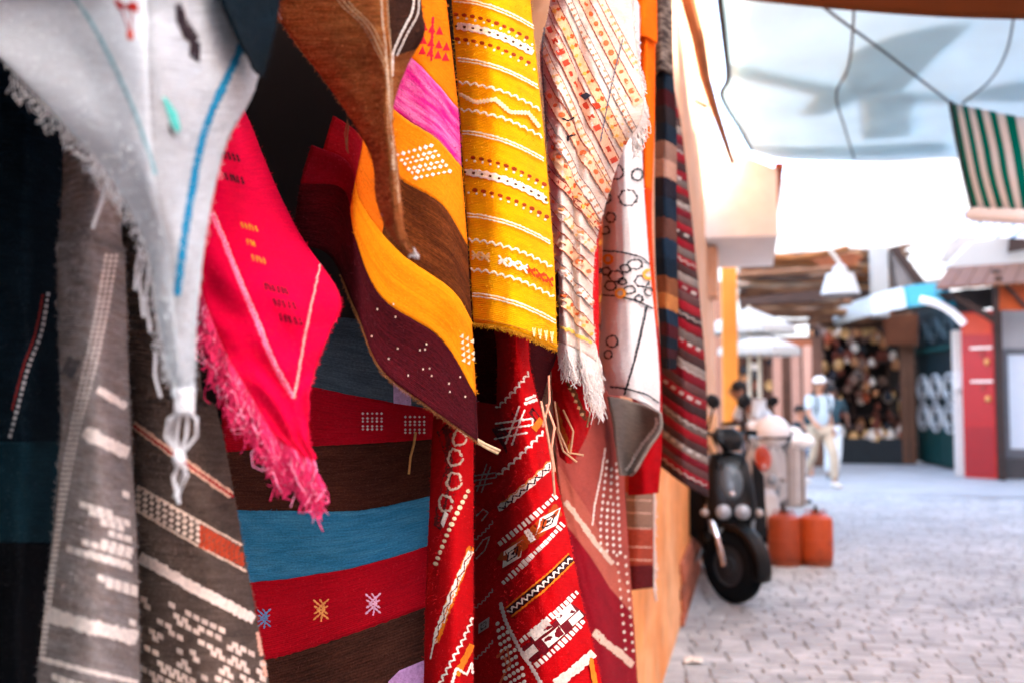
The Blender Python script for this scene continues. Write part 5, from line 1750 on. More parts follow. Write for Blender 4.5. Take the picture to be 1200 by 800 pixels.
for row, (zc, hh) in enumerate(((.98, .28), (1.58, .26), (2.72, .24))):
    for k in range(3):
        u = .19 + k * .31
        for rr_ in (1.0, .6):
            mb = MB()
            mb.tube([onshop(u + .13 * rr_ * math.cos(t), zc + hh * rr_ * math.sin(t), .02) for t in np.linspace(0, 6.283, 20)], .028 if row < 2 else .014, 5)
            mb.build('iron_oval', iron if row < 2 else mat('#5a6a6c', .5), shop, smooth=True)
mb = MB(); q_ = at(1128, 555, 17.5); mb.box((q_[0] - .09, q_[1] - .05, 0), (q_[0] + .05, q_[1] + .2, 2.55), bev=.01)
jm = single(mb, 'white_jamb', mat('#e6dcd2', .7, var=.08), 'white painted door jamb between the teal shop and the red door', 'jamb', (q_[0], q_[1], 0))
mb = MB(); mb.box((q_[0] - .12, q_[1] - .2, 1.5), (q_[0] + .03, q_[1] - .06, 1.82), bev=.02)
single(mb, 'meter_box', mat('#eae6e0', .5, var=.05), 'small white meter box fixed on the white jamb', 'box', (q_[0], q_[1], 1.5))
# red door leaf
D0, D1 = on_ground(1132, 560), on_ground(1170, 562)
door = thing('red_door', 'red painted metal door with two bolts beside the teal shop', 'door', D0)
dx = D1 - D0
dep = np.array((-dx[1], dx[0], 0)) / np.linalg.norm(dx) * .06
redm = mat('#a8060e', .45, var=.12, scale=2.5, dirt='#e0401c', dirt_amt=.35)
def dpanel(name, u0, u1, z0, z1, off, th, m, par=None):
    mb = MB(); f = -dep / .06
    b = D0 + f * off
    mb.prism([b + dx * u0 + np.array((0, 0, z0)), b + dx * u1 + np.array((0, 0, z0)), b + dx * u1 + np.array((0, 0, z1)), b + dx * u0 + np.array((0, 0, z1))], f * th); return mb.build(name, m, door)
dpanel('door_leaf', 0, 1, .02, 2.82, 0, .05, redm)
dpanel('painted_sun_sheet', .06, .94, 2.42, 2.78, .05, .012, mat('#c8380e', .5, var=.15))  # orange colour stands in for sun falling on the door top
dpanel('middle_sheet', .06, .94, .95, 2.36, .05, .01, mat('#a50a10', .45, var=.12))
dpanel('kick_sheet', .06, .94, .06, .88, .05, .012, mat('#93060e', .5, var=.15))
for z in (1.62, 2.18):
    dpanel('bolt', .3, .98, z, z + .035, .064, .03, mat('#e8d8cc', .4, metal=.3))
    dpanel('hasp', .62, .7, z - .14, z - .03, .066, .02, mat('#8a2a20', .5))
for z in (1.34, 1.96):
    c = D0 + dx * .82 + np.array((0, 0, z)) - dep / .06 * .09
    mb = MB(); mb.ball(c, (.045, .03, .06), 10); mb.build('padlock', mat('#d89a5a', .35, metal=.6), door, smooth=True)
# dark post, plank gable, right house
mb = MB(); q_ = at(1174, 560, 16.5); mb.box((q_[0] - .06, q_[1] - .06, 0), (q_[0] + .06, q_[1] + .06, 3.5), bev=.01)
single(mb, 'dark_post', mat('#3a2a24', .8, var=.2), 'dark slim post between the red door and the white house', 'post', (q_[0], q_[1], 0))
rh = thing('white_house', 'white house front with a grey framed window at the right edge', 'building', at(1190, 561, 16.7))
q_ = at(1177, 560, 16.9)
mb = MB(); mb.box((q_[0], q_[1], 0), (q_[0] + 4, q_[1] + .3, 2.85)); mb.build('wall', mat('#b9b4b0', .8, var=.08, bump=.2), rh)
fx = at(1184, 500, 16.7)
mb = MB(); mb.box((fx[0] - .06, q_[1] - .05, .35), (fx[0] + .04, q_[1] - .004, 2.2)); mb.box((fx[0] + .041, q_[1] - .05, 2.1), (fx[0] + 1.6, q_[1] - .004, 2.2)); mb.box((fx[0] + .041, q_[1] - .05, .35), (fx[0] + 1.6, q_[1] - .004, .5)); mb.build('window_frame', mat('#6a6a6c', .5), rh)
mb = MB(); mb.box((fx[0] + .042, q_[1] - .02, .501), (fx[0] + 1.58, q_[1] - .006, 2.099)); mb.build('pane', mat('#e2e8ec', .25, var=.04), rh)
mb = MB(); mb.box((fx[0] - .2, q_[1] - .06, 0), (fx[0] + 1.6, q_[1] - .003, .34)); mb.build('plinth', mat('#55504e', .8), rh)
# orange gable with braces and the wooden canopy
gb2 = thing('plank_canopy', 'wooden canopy with orange boards and dark braces above the red door', 'canopy', at(1180, 365, 16.3))
def px_board(name, pix, d, th, m):
    mb = MB(); mb.prism([at(x, y, d) for x, y in pix], FW * np.array((1, 1, 0)) * th); return mb.build(name, m, gb2)
for k in range(6):
    px_board('board', [(1170 + k * 8, 328), (1177.4 + k * 8, 328), (1177.4 + k * 8, 364), (1170 + k * 8, 364)], 16.2, .03, mat('#b84a12', .7, var=.25))
px_board('brace', [(1168, 324), (1172, 324), (1206, 360), (1202, 362)], 16.1, .05, dark_wood)
px_board('brace', [(1112, 346), (1118, 342), (1168, 372), (1164, 378)], 16.2, .05, dark_wood)
px_board('post', [(1166, 326), (1171, 326), (1171, 380), (1166, 380)], 16.15, .06, dark_wood)
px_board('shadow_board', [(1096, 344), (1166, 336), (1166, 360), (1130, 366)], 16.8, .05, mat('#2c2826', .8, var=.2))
for k in range(7):
    t0, t1 = k / 7, (k + .93) / 7
    f = lambda t, s: at(1098 + 130 * t, 336 - 14 * t - (1 - abs(2 * t - 1)) * 6, 15.2 + s) if s else at(1100 + 130 * t, 330 - 22 * t + 0, 17.6)
    mb = MB(); mb.prism([at(1096 + 130 * t0, 340 - 8 * t0, 15.9), at(1096 + 130 * t1, 340 - 8 * t1, 15.9), at(1112 + 122 * t1, 316 - 8 * t1, 17.4), at(1112 + 122 * t0, 316 - 8 * t0, 17.4)], (0, 0, .04))
    mb.build('roof_plank', mat('#6e3e1e', .75, var=.35), gb2)
# pale roofs above
slab('roof_sheet', 'grey-brown tin sheet leaning on the roofs at right', 'sheet', [(1102, 306), (1112, 284), (1128, 275), (1152, 274), (1140, 284), (1140, 300), (1120, 310)], 18.4, .1, mat('#b9aca2', .8, var=.3, scale=3))
slab('roof_parapet', 'white roof parapet above the wooden canopy', 'parapet', [(1112, 312), (1140, 284), (1185, 276), (1290, 272), (1290, 322), (1200, 312), (1140, 316)], 18.0, .3, wall_w)
slab('roof_block', 'white roof block with dark gaps above the blue awning', 'roof', [(1046, 294), (1054, 292), (1080, 330), (1104, 326), (1104, 336), (1052, 338)], 20.2, .3, mat('#8a7e76', .85, var=.35, scale=3))
slab('dark_window', 'small dark opening in the white roof parapet at the right edge', 'opening', [(1184, 273), (1206, 271), (1206, 292), (1182, 296)], 17.8, .04, dark_wood)
wh_c = at(1000, 300, 33.0)
wd = np.array((.77, -.64, 0)); wn = np.array((.64, .77, 0))
wb = thing('white_house', 'large white house wall rising behind the far roofs', 'building', (wh_c[0], wh_c[1], 0))
for nm, u0, u1, z0, z1, off in (('wall', -16, 12, 0, 9.2, 0), ('cornice', -16, 12, 7.3, 7.5, -.12), ('chimney', 2.1, 2.6, 9.2, 10.6, 0)):
    q = np.array((wh_c[0], wh_c[1], 0)) + wn * off
    mb = MB(); mb.prism([q + wd * u0 + np.array((0, 0, z0)), q + wd * u1 + np.array((0, 0, z0)), q + wd * u1 + np.array((0, 0, z1)), q + wd * u0 + np.array((0, 0, z1))], wn * (.4 if off == 0 else .115))
    mb.build(nm, mat('#b4ada4', .85, var=.16, scale=.5, bump=.3, bdist=.05), wb)
for u in (-5.5, -2.6, .4, 3.4):
    q = np.array((wh_c[0], wh_c[1], 0)) + wd * u - wn * .03
    mb = MB(); mb.prism([q + np.array((0, 0, 5.4)), q + wd * .8 + np.array((0, 0, 5.4)), q + wd * .8 + np.array((0, 0, 6.7)), q + np.array((0, 0, 6.7))], wn * .025)
    mb.build('shutter', mat('#a39a90', .8, var=.1), wb)
# ================================================================== SCOOTERS, CYLINDERS, BIN
def local(name, label, cat, loc, rz, group=None):
    return thing(name, label, cat, loc, rz, group, world=False)
chrome = mat('#c9ccce', .25, metal=.9, var=.05, bump=0)
rubber = mat((.004, .0045, .005), .8, var=.2, scale=20, spec=.1)
black_pl = mat((.0025, .003, .0035), .4, var=.1, bump=0, spec=.18, coat=.05)
def loft(mb, secs, n=16, mi=0):
    """secs: (centre, half width x, half height z or y, plane normal 'z' or 'y', squareness)"""
    vs, fs = [], []
    for (c, a, b, ax) in secs:
        for k in range(n):
            t = 2 * math.pi * k / n
            ct, st = math.cos(t), math.sin(t)
            ct = math.copysign(abs(ct) ** .7, ct); st = math.copysign(abs(st) ** .7, st)
            vs.append((c[0] + a * ct, c[1] + (b * st if ax == 'z' else 0), c[2] + (b * st if ax == 'y' else 0)))
    for i in range(len(secs) - 1):
        for k in range(n):
            fs.append((i * n + k, i * n + (k + 1) % n, (i + 1) * n + (k + 1) % n, (i + 1) * n + k))
    fs.append(tuple(range(n)))
    fs.append(tuple(range((len(secs) - 1) * n, len(secs) * n)))
    mb.add(vs, fs, mi)
def scooter(name, label, loc, rz, body, panel, cowl, steer=0.0, fender=None):
    """faces -Y locally; wheelbase 1.28 m"""
    o = local(name, label, 'scooter', loc, rz)
    yf, yr = -.64, .64
    st = Matrix.Rotation(steer, 4, 'Z')
    def wheel(y, turned):
        mb = MB()
        prof = [(.13 + 0, -.05), (.19, -.056), (.215, -.05), (.237, -.025), (.242, 0), (.237, .025), (.215, .05), (.19, .056), (.13, .05)]
        mb.lathe(prof, axis='x', n=32, ring=True)
        w_ = mb.build('wheel', rubber, o, smooth=True)
        w_.location = (0, y, .242)
        if turned: w_.rotation_euler = (0, 0, steer)
        mb = MB()
        mb.lathe([(.02, -.045), (.05, -.05), (.055, -.03), (.125, -.03), (.132, -.05), (.145, -.05), (.145, .05), (.132, .05), (.125, .03), (.055, .03), (.05, .05), (.02, .045)], axis='x', n=24)
        rm = mb.build('rim', mat('#3c4042', .45, metal=.5, var=.1), w_, smooth=True)
        for k in range(5):
            mb = MB(); a = k * 1.2566
            mb.tube([(0, .045 * math.cos(a), .045 * math.sin(a)), (0, .128 * math.cos(a), .128 * math.sin(a))], .014, 6)
            mb.build('spoke', mat('#55595c', .4, metal=.6, var=.1), w_)
    wheel(yf, True); wheel(yr, False)
    # front mudguard
    mb = MB()
    vs, fs = [], []
    ang = np.linspace(R(-15), R(125), 12)
    for i, a in enumerate(ang):
        for k, xx in enumerate((-.075, -.055, 0, .055, .075)):
            rr_ = .275 - (0.03 if abs(xx) > .06 else 0) + (.008 if xx == 0 else 0)
            vs.append((xx, yf + -rr_ * math.cos(a) * 1.0, .242 + rr_ * math.sin(a)))
    for i in range(11):
        for k in range(4):
            fs.append((i * 5 + k, i * 5 + k + 1, (i + 1) * 5 + k + 1, (i + 1) * 5 + k))
    mb.add(vs, fs)
    f_ = mb.build('front_mudguard', fender or body, o, smooth=True); f_.modifiers.new('t', 'SOLIDIFY').thickness = .006
    for sx in (-1, 1):
        mb = MB(); mb.tube([(sx * .085, yf, .242), (sx * .085, yf + .05, .42), (sx * .07, yf + .16, .62)], .02, 8); mb.build('fork_leg', chrome, o, smooth=True)
    mb = MB(); mb.tube([(0, yf + .14, .56), (0, yf + .3, 1.0)], .03, 8); mb.build('steering_column', black_pl, o)
    # front apron
    mb = MB()
    loft(mb, [((0, yf + .10, .42), .06, .04, 'z'), ((0, yf + .07, .49), .15, .07, 'z'), ((0, yf + .07, .60), .165, .085, 'z'), ((0, yf + .11, .74), .155, .075, 'z'), ((0, yf + .17, .88), .135, .06, 'z'), ((0, yf + .22, .945), .11, .05, 'z'), ((0, yf + .24, .96), .05, .04, 'z')])
    mb.build('apron', body, o, smooth=True)
    for sx in (-1, 1):
        mb = MB(); mb.prism([(sx * .16, yf + .19, .34), (sx * .26, yf + .25, .40), (sx * .25, yf + .27, .80), (sx * .17, yf + .24, .92)], (0, .04, 0)); mb.build('leg_shield', body, o)
    mb = MB(); mb.ball((0, yf + .045, .775), (.075, .035, .125), 20, m=Matrix.Rotation(R(-24), 3, 'X')); mb.build('front_panel', panel, o, smooth=True)
    mb = MB(); mb.ball((0, yf - .012, .70), (.018, .006, .018), 10); mb.build('badge', chrome, o, smooth=True)
    for q_ in (-.10, -.06, .09):
        mb = MB(); mb.tube([(q_ * 1.6, yf + .24, 1.06), (q_ * 1.4, yf + .10, 1.0), (q_ * .9, yf + .08, .90), (q_ * .6, yf + .12, .80)], .006, 5); mb.build('cable', rubber, o, smooth=True)
    for sx in (-1, 1):
        mb = MB(); mb.lathe([(.01, -.05), (.04, -.036), (.050, -.02), (.052, .0), (.045, .05)], c=(sx * .06, yf - .015, .585), axis='y', n=18)
        mb.build('headlight', mat('#8f979b', .12, var=.03, bump=0, spec=.8, coat=.6), o, smooth=True)
        mb = MB(); mb.ball((sx * .175, yf + .03, .575), (.03, .03, .028), 12); mb.build('indicator', mat('#9a8f86', .2, var=.05, bump=0, coat=.5), o, smooth=True)
        mb = MB(); mb.prism([(sx * .05, yf + .0, .50), (sx * .15, yf + .02, .53), (sx * .14, yf + .03, .44), (sx * .08, yf + .02, .42)], (0, .03, 0)); mb.build('lower_trim', mat('#8c9498', .3, metal=.5, var=.1), o)
    # handlebar
    hb = thing('handlebar', None, None, (0, 0, 0), 0, None, False)
    mb = MB(); loft(mb, [((0, yf + .20, .97), .05, .04, 'z'), ((0, yf + .21, 1.02), .10, .05, 'z'), ((0, yf + .24, 1.08), .12, .05, 'z'), ((0, yf + .26, 1.12), .07, .03, 'z')])
    c_ = mb.build('handlebar_cowl', cowl, o, smooth=True)
    bpy.data.objects.remove(hb)
    mb = MB(); mb.tube([(-.30, yf + .34, 1.08), (-.16, yf + .27, 1.09), (0, yf + .25, 1.05), (.16, yf + .27, 1.09), (.30, yf + .34, 1.08)], .014, 8); hbar = mb.build('handlebar', black_pl, o, smooth=True)
    for sx in (-1, 1):
        mb = MB(); mb.tube([(sx * .19, yf + .285, 1.088), (sx * .33, yf + .352, 1.08)], .021, 8); mb.build('grip', rubber, hbar)
        mb = MB(); mb.tube([(sx * .18, yf + .24, 1.06), (sx * .33, yf + .28, 1.05)], .007, 6); mb.build('brake_lever', chrome, hbar)
        mb = MB(); mb.tube([(sx * .15, yf + .27, 1.08), (sx * .14, yf + .24, 1.18), (sx * .13, yf + .22, 1.26)], .008, 6); mb.build('mirror_stem', black_pl, hbar)
        mb = MB(); mb.ball((sx * .13, yf + .22, 1.30), (.062, .018, .048), 14, m=Matrix.Rotation(R(-25) * sx, 3, 'Y')); mb.build('mirror', black_pl, o, smooth=True)
    for nm in list(o.children):
        b_ = nm.name.split('.')[0]
        if b_ in ('front_mudguard', 'fork_leg', 'handlebar', 'handlebar_cowl', 'mirror'):
            pv = Vector((0, yf + (.0 if b_ in ('front_mudguard', 'fork_leg') else .25), 0))
            a_ = steer * (1.0 if b_ in ('front_mudguard', 'fork_leg') else .8)
            nm.rotation_euler = (0, 0, a_)
            nm.location = pv - Matrix.Rotation(a_, 3, 'Z') @ pv
    mb = MB(); mb.box((-.16, yf + .28, .27), (.16, .12, .36), bev=.03); mb.build('footboard', body, o)
    mb = MB(); loft(mb, [((0, .10, .45), .13, .14, 'y'), ((0, .30, .55), .18, .20, 'y'), ((0, .62, .60), .18, .17, 'y'), ((0, .92, .66), .10, .08, 'y')]); mb.build('tail_body', body, o, smooth=True)
    mb = MB(); loft(mb, [((0, .02, .77), .10, .03, 'y'), ((0, .15, .79), .14, .05, 'y'), ((0, .5, .80), .15, .055, 'y'), ((0, .86, .84), .11, .04, 'y')]); mb.build('seat', mat('#151515', .6, var=.15), o, smooth=True)
    mb = MB(); mb.tube([(.17, .3, .24), (.19, .6, .28), (.19, .9, .32)], [.03, .05, .05], 10); mb.build('exhaust', mat('#5a5c5e', .4, metal=.7), o, smooth=True)
    mb = MB(); mb.tube([(-.12, .1, .25), (-.22, .12, .01)], .012, 6); mb.build('side_stand', chrome, o)
    return o
blk = mat((.002, .0025, .003), .38, var=.12, bump=0, spec=.18, coat=.06)
g_ = on_ground(862, 700)
hd = R(9)
off = np.array((math.sin(hd) * -.64, math.cos(hd) * .64, 0)) * -1
def place_front(px, py, h):
    g = on_ground(px, py)
    # the wheel contact sits at local (0,-.64): turn it back to the origin
    c, s = math.cos(h), math.sin(h)
    return g - np.array((-(-.64) * s, -.64 * c, 0))
scooter('parked_scooter', 'black scooter with twin round headlights parked by the orange wall', place_front(860, 706, hd), hd, blk, mat('#4a565c', .35, var=.1, bump=0, coat=.2), blk, R(38))
hd2 = R(10)
scooter('white_scooter', 'white and red scooter standing behind the black scooter', place_front(897, 636, hd2), hd2, mat('#b9b2ac', .35, var=.1, bump=0, coat=.4), mat('#c8401e', .3, var=.05, bump=0, coat=.4), mat('#f2f0ec', .3, var=.04, bump=0, coat=.4), R(5))
hl = at(905, 505, 8.9)
mb = MB(); mb.ball(hl, (.16, .18, .14), 18)
hm = thing('white_helmet', 'round white helmet resting on the white scooter', 'helmet', hl - np.array((0, 0, .14)))
mb.build('shell', mat('#f4f2ee', .3, var=.03, bump=0, coat=.4), hm, smooth=True)
mb = MB(); mb.lathe([(.150, -.07), (.168, -.06), (.168, -.045), (.15, -.04)], c=hl, n=22); mb.build('rim_band', rubber, hm, smooth=True)
# gas cylinders
def cylinder(px, py, label, tone):
    g = on_ground(px, py)
    o = thing('gas_cylinder', label, 'gas cylinder', g, 0, 'orange gas cylinders')
    m_ = mat(tone, .55, var=.22, scale=7, dirt='#4a1e0c', dirt_amt=.75)
    z = lambda p: [(a, b) for a, b in p]
    mb = MB(); mb.lathe([(.11, .02), (.127, .04), (.132, .08), (.132, .345), (.124, .375), (.09, .395), (.05, .402), (.02, .405)], c=g, n=28); mb.build('body', m_, o, smooth=True)
    mb = MB(); mb.lathe([(.118, 0), (.124, 0), (.124, .05), (.118, .05)], c=g, n=28); mb.build('foot_ring', mat('#7e3a1c', .6, var=.3), o, smooth=True)
    mb = MB(); mb.lathe([(.1335, .185), (.136, .19), (.136, .20), (.1335, .205)], c=g, n=28); mb.build('weld_seam', m_, o, smooth=True)
    mb = MB(); mb.lathe([(.02, .395), (.022, .42), (.03, .425), (.03, .44), (.014, .445), (.014, .47), (.004, .472)], c=g, n=12); mb.build('valve', mat('#4a4038', .4, metal=.6), o, smooth=True)
    for a in (0, 2.1, 4.2):
        mb = MB(); p = np.array(g) + np.array((.075 * math.cos(a), .075 * math.sin(a), .37)); q = np.array(g) + np.array((.08 * math.cos(a + .9), .08 * math.sin(a + .9), .37))
        mb.tube([p, p + np.array((0, 0, .055)), q + np.array((0, 0, .055)), q], .007, 6); mb.build('guard_handle', m_, o)
cylinder(920, 661, 'rusty orange gas cylinder next to the black scooter', '#a03c14')
cylinder(957, 661, 'brighter orange gas cylinder, the one away from the scooter', '#b84614')
# ribbed bin with white sacks on top
g = on_ground(924, 592)
bo = thing('ribbed_bin', 'pale ribbed metal bin heaped with white sacks', 'bin', g)
mb = MB(); mb.lathe([(.19, 0), (.20, .02), (.205, .72), (.215, .74), (.20, .75), (.19, .05)], c=g, n=24); mb.build('drum', mat('#b9a79a', .5, var=.15, metal=.2), bo, smooth=True)
for k in range(12):
    a = k * .5236; p = np.array(g) + np.array((.207 * math.cos(a), .207 * math.sin(a), 0))
    mb = MB(); mb.tube([p + np.array((0, 0, .03)), p + np.array((0, 0, .70))], .016, 6); mb.build('rib', mat('#8a7468' if k % 2 else '#d8ccc2', .5, var=.15), bo)
for k, (dx_, dy_, dz_, rr_) in enumerate(((-.12, 0, .80, .16), (.12, -.05, .80, .17), (.0, .05, .9, .15))):
    mb = MB(); mb.ball(np.array(g) + np.array((dx_, dy_, dz_)), (rr_ * 1.25, rr_, rr_ * .62), 14)
    single(mb, 'white_sack', mat('#efe2d6', .8, var=.12, scale=8, bump=.5, bdist=.04), ['white sack bulging over the scooter side of the ribbed bin', 'white sack bulging over the walkers side of the ribbed bin', 'white sack on top of the heap on the ribbed bin'][k], 'sack', np.array(g) + np.array((dx_, dy_, dz_ - rr_ * .6)), 'sacks on the ribbed bin', True)
# crumpled paper on the paving
gpap = on_ground(814, 776)
mb = MB()
gq = np.random.RandomState(2)
n = 6
mb.add([gpap + np.array((i * .018 - .05, j * .016 - .05, .004 + gq.uniform(0, .03))) for j in range(n) for i in range(n)], [(j * n + i, j * n + i + 1, (j + 1) * n + i + 1, (j + 1) * n + i) for j in range(n - 1) for i in range(n - 1)])
o = single(mb, 'paper_scrap', mat('#d9cdbf', .9, var=.1), 'crumpled pale paper scrap on the paving by the wall', 'litter', gpap)
o.modifiers.new('t', 'SOLIDIFY').thickness = .002

# ================================================================== PEOPLE
def skinned(name, chains, m, parent, root=0, sub=2):
    """chains: list of lists of (point, radius); points given once are joined by position"""
    bm = bmesh.new()
    lay = bm.verts.layers.skin.verify()
    idx = {}
    def vert(p, r):
        k = tuple(round(c, 4) for c in p)
        if k not in idx:
            v = bm.verts.new(p)
            rr_ = r if isinstance(r, tuple) else (r, r)
            v[lay].radius = rr_
            v[lay].use_root = len(idx) == root
            idx[k] = v
        return idx[k]
    for ch in chains:
        pv = None
        for p, r in ch:
            v = vert(p, r)
            if pv is not None and pv is not v and not bm.edges.get((pv, v)):
                bm.edges.new((pv, v))
            pv = v
    me = bpy.data.meshes.new(name)
    bm.to_mesh(me)
    bm.free()
    me.materials.append(m)
    o = bpy.data.objects.new(name, me)
    COL.objects.link(o)
    o.parent = parent
    sk = o.modifiers.new('skin', 'SKIN')
    sk.use_smooth_shade = True
    sb = o.modifiers.new('sub', 'SUBSURF')
    sb.levels = sub
    sb.render_levels = sub
    return o
def person(label, loc, rz, h, J, skin, shirt, trousers, hair, cap=None, shoes=None, sleeves='short', bag=None):
    """J: joints at a height of 1.75 m, facing -Y"""
    o = thing('person', label, 'person', loc, rz, None, False)
    s = h / 1.75
    o.scale = (s, s, s)
    V = {k: np.array(v, float) for k, v in J.items()}
    sm = mat(skin, .55, var=.08, bump=.05)
    hd = V['head']
    ch = [[(tuple(V['pelvis']), (.13, .10)), (tuple(V['waist']), (.12, .09)), (tuple(V['chest']), (.145, .10)), (tuple(V['neck']), .05), (tuple(hd - np.array((0, 0, .06))), .065), (tuple(hd + np.array((0, -.005, .02))), (.078, .09)), (tuple(hd + np.array((0, 0, .085))), .06)]]
    for sd in 'lr':
        ch.append([(tuple(V['chest']), (.145, .10)), (tuple(V['sh' + sd]), .055), (tuple(V['el' + sd]), .038), (tuple(V['wr' + sd]), .027), (tuple(V['wr' + sd] + (V['ha' + sd] - V['wr' + sd]) * .5), (.04, .018)), (tuple(V['ha' + sd]), (.034, .014))])
        ch.append([(tuple(V['pelvis']), (.13, .10)), (tuple(V['hi' + sd]), .088), (tuple(V['kn' + sd]), .052), (tuple(V['an' + sd]), .036), (tuple(V['an' + sd] + np.array((0, -.03, -.055))), .035), (tuple(V['an' + sd] + np.array((0, -.16, -.065))), .03)])
    skinned('body', ch, sm, o)
    # fingers and thumb
    for sd, sx in (('l', 1), ('r', -1)):
        w_, ha = V['wr' + sd], V['ha' + sd]
        d = (ha - w_) / np.linalg.norm(ha - w_)
        side = np.cross(d, np.array((0, 1.0, 0.3))); side /= np.linalg.norm(side)
        fc = []
        for k, L in enumerate((.062, .072, .068, .052)):
            b = ha + side * (k - 1.5) * .017 - d * .01
            fc.append([(tuple(b), .009), (tuple(b + d * L * .5 + np.array((0, -.004, 0))), .0085), (tuple(b + d * L + np.array((0, -.016, 0))), .007)])
        for k, c in enumerate(fc):
            skinned('finger', [c], sm, o, 0, 1)
        b = w_ + d * .03 - side * .03
        skinned('thumb', [[(tuple(b), .011), (tuple(b + d * .03 - side * .018), .010), (tuple(b + d * .055 - side * .02), .008)]], sm, o, 0, 1)
    mb = MB()
    mb.ball(hd + np.array((0, -.098, -.01)), (.014, .02, .026), 8)
    mb.build('nose', sm, o, smooth=True)
    for sx in (-1, 1):
        mb = MB(); mb.ball(hd + np.array((sx * .032, -.083, .02)), (.013, .008, .008), 8); mb.build('eye', mat('#1c1412', .3, var=0), o, smooth=True)
        mb = MB(); mb.ball(hd + np.array((sx * .082, .005, 0)), (.012, .022, .032), 8); mb.build('ear', sm, o, smooth=True)
    mb = MB(); mb.ball(hd + np.array((0, -.083, -.055)), (.024, .008, .007), 8); mb.build('mouth', mat('#8a4a40', .5), o, smooth=True)
    mb = MB(); mb.ball(hd + np.array((0, .018, .045)), (.092, .098, .088), 16); mb.build('hair', mat(hair, .8, var=.2, scale=40), o, smooth=True)
    if cap:
        mb = MB(); mb.ball(hd + np.array((0, .01, .07)), (.098, .104, .075), 16); mb.add([hd + np.array((.08 * math.sin(a) * k, -.09 - .085 * math.cos(a) * (k - .3), .065 - .02 * (k - 1))) for k in (.4, 1) for a in np.linspace(-1.4, 1.4, 8)], [(i, i + 1, 9 + i, 8 + i) for i in range(7)])
        mb.build('cap', mat(cap, .8, var=.06), o, smooth=True)
    cl = [[(tuple(V['pelvis'] + np.array((0, 0, -.03))), (.155, .125)), (tuple(V['waist']), (.15, .118)), (tuple(V['chest']), (.17, .125)), (tuple(V['chest'] * .45 + V['neck'] * .55), (.10, .08))]]
    for sd in 'lr':
        e = V['el' + sd] if sleeves == 'long' else V['sh' + sd] + (V['el' + sd] - V['sh' + sd]) * .75
        c = [(tuple(V['chest']), (.17, .125)), (tuple(V['sh' + sd]), .075), (tuple(e), .062 if sleeves != 'long' else .055)]
        if sleeves == 'long':
            c.append((tuple(V['wr' + sd]), .042))
        cl.append(c)
    skinned('shirt', cl, mat(shirt, .85, var=.1, scale=9, bump=.4, bdist=.03), o)
    tr = []
    for sd in 'lr':
        tr.append([(tuple(V['pelvis']), (.145, .118)), (tuple(V['hi' + sd]), .105), (tuple(V['kn' + sd]), .078), (tuple(V['an' + sd] + np.array((0, 0, .02))), .066)])
    skinned('trousers', tr, mat(trousers, .85, var=.12, scale=9, bump=.4, bdist=.03), o)
    for sd in 'lr':
        a = V['an' + sd]
        mb = MB(); loft(mb, [((a[0], a[1] + .06, .035), .035, .035, 'y'), ((a[0], a[1] - .02, .05), .042, .05, 'y'), ((a[0], a[1] - .12, .036), .046, .034, 'y'), ((a[0], a[1] - .20, .026), .028, .022, 'y')])
        sh_ = mb.build('shoe', mat(shoes or '#4a3a30', .6), o, smooth=True)
        sh_.location = (0, 0, a[2] - .085)
    if bag:
        mb = MB(); c = V['chest'] + np.array((0, .17, -.10)); loft(mb, [((c[0], c[1], c[2] - .24), .12, .05, 'z'), ((c[0], c[1], c[2] - .2), .16, .09, 'z'), ((c[0], c[1] , c[2] + .1), .15, .085, 'z'), ((c[0], c[1], c[2] + .2), .10, .05, 'z')])
        mb.build('backpack', mat(bag, .8, var=.15), o, smooth=True)
        for sx in (-1, 1):
            mb = MB(); b = V['chest']; mb.tube([b + np.array((sx * .09, .10, .16)), b + np.array((sx * .10, -.02, .19)), b + np.array((sx * .11, -.125, .05)), b + np.array((sx * .11, -.12, -.12)), b + np.array((sx * .12, .12, -.22))], .016, 6); mb.build('backpack_strap', mat(bag, .8, var=.15), o, smooth=True)
    return o
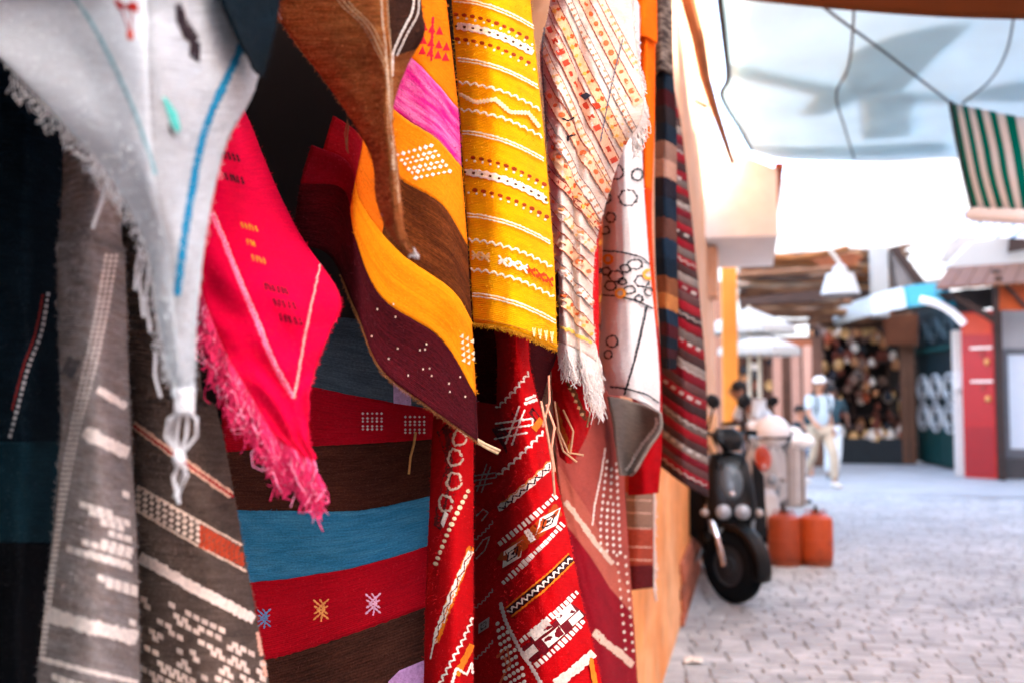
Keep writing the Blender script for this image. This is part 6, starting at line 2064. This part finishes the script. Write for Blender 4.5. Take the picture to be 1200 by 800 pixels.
stand = dict(pelvis=(0, 0, .96), waist=(0, -.01, 1.10), chest=(0, 0, 1.33), neck=(0, .0, 1.50), head=(0, -.02, 1.63),
             shl=(.19, 0, 1.42), ell=(.25, .03, 1.14), wrl=(.26, -.05, .90), hal=(.26, -.07, .82), shr=(-.19, 0, 1.42), elr=(-.25, .03, 1.14), wrr=(-.26, -.05, .90), har=(-.26, -.07, .82),
             hil=(.10, 0, .90), knl=(.11, -.03, .50), anl=(.12, .02, .085), hir=(-.10, 0, .90), knr=(-.11, -.03, .50), anr=(-.12, .02, .085))
walk = dict(stand, ell=(.25, .13, 1.16), wrl=(.27, .05, .93), hal=(.27, .02, .85), elr=(-.25, -.10, 1.16), wrr=(-.24, -.28, 1.02), har=(-.23, -.35, .98),
            knl=(.11, -.22, .53), anl=(.12, -.20, .10), knr=(-.11, .05, .50), anr=(-.11, .33, .14))
bend = dict(stand, waist=(0, -.10, 1.08), chest=(0, -.26, 1.24), neck=(0, -.38, 1.37), head=(0, -.47, 1.45),
            shl=(.19, -.30, 1.30), ell=(.24, -.42, 1.05), wrl=(.18, -.58, .92), hal=(.16, -.66, .90), shr=(-.19, -.30, 1.30), elr=(-.24, -.42, 1.05), wrr=(-.18, -.58, .92), har=(-.16, -.66, .90))
g = on_ground(910, 606); person('person in a white shirt leaning forward behind the scooters', g, R(-62), 1.70, bend, '#9a6a50', '#dfe6ea', '#6a6460', '#1c1614')
g = on_ground(962, 571); person('person in a white cap, pale shirt and beige trousers walking, with a dark backpack', g, R(28), 1.66, walk, '#b07a5c', '#b4c4ca', '#b8a48c', '#241a16', cap='#f0eee8', shoes='#c9bdb0', bag='#16343a')
g = on_ground(976, 562); person('person in a dark top and pale grey trousers just behind the white cap', g, R(165), 1.58, walk, '#8a5c46', '#20363c', '#c9ccca', '#15110f', shoes='#8a8480')
g = on_ground(938, 589); person('short person with dark hair, dark top and blue jeans beside the ribbed bin', g, R(75), 1.25, stand, '#b98468', '#15303a', '#1f5a80', '#14100e', shoes='#3a3a40')
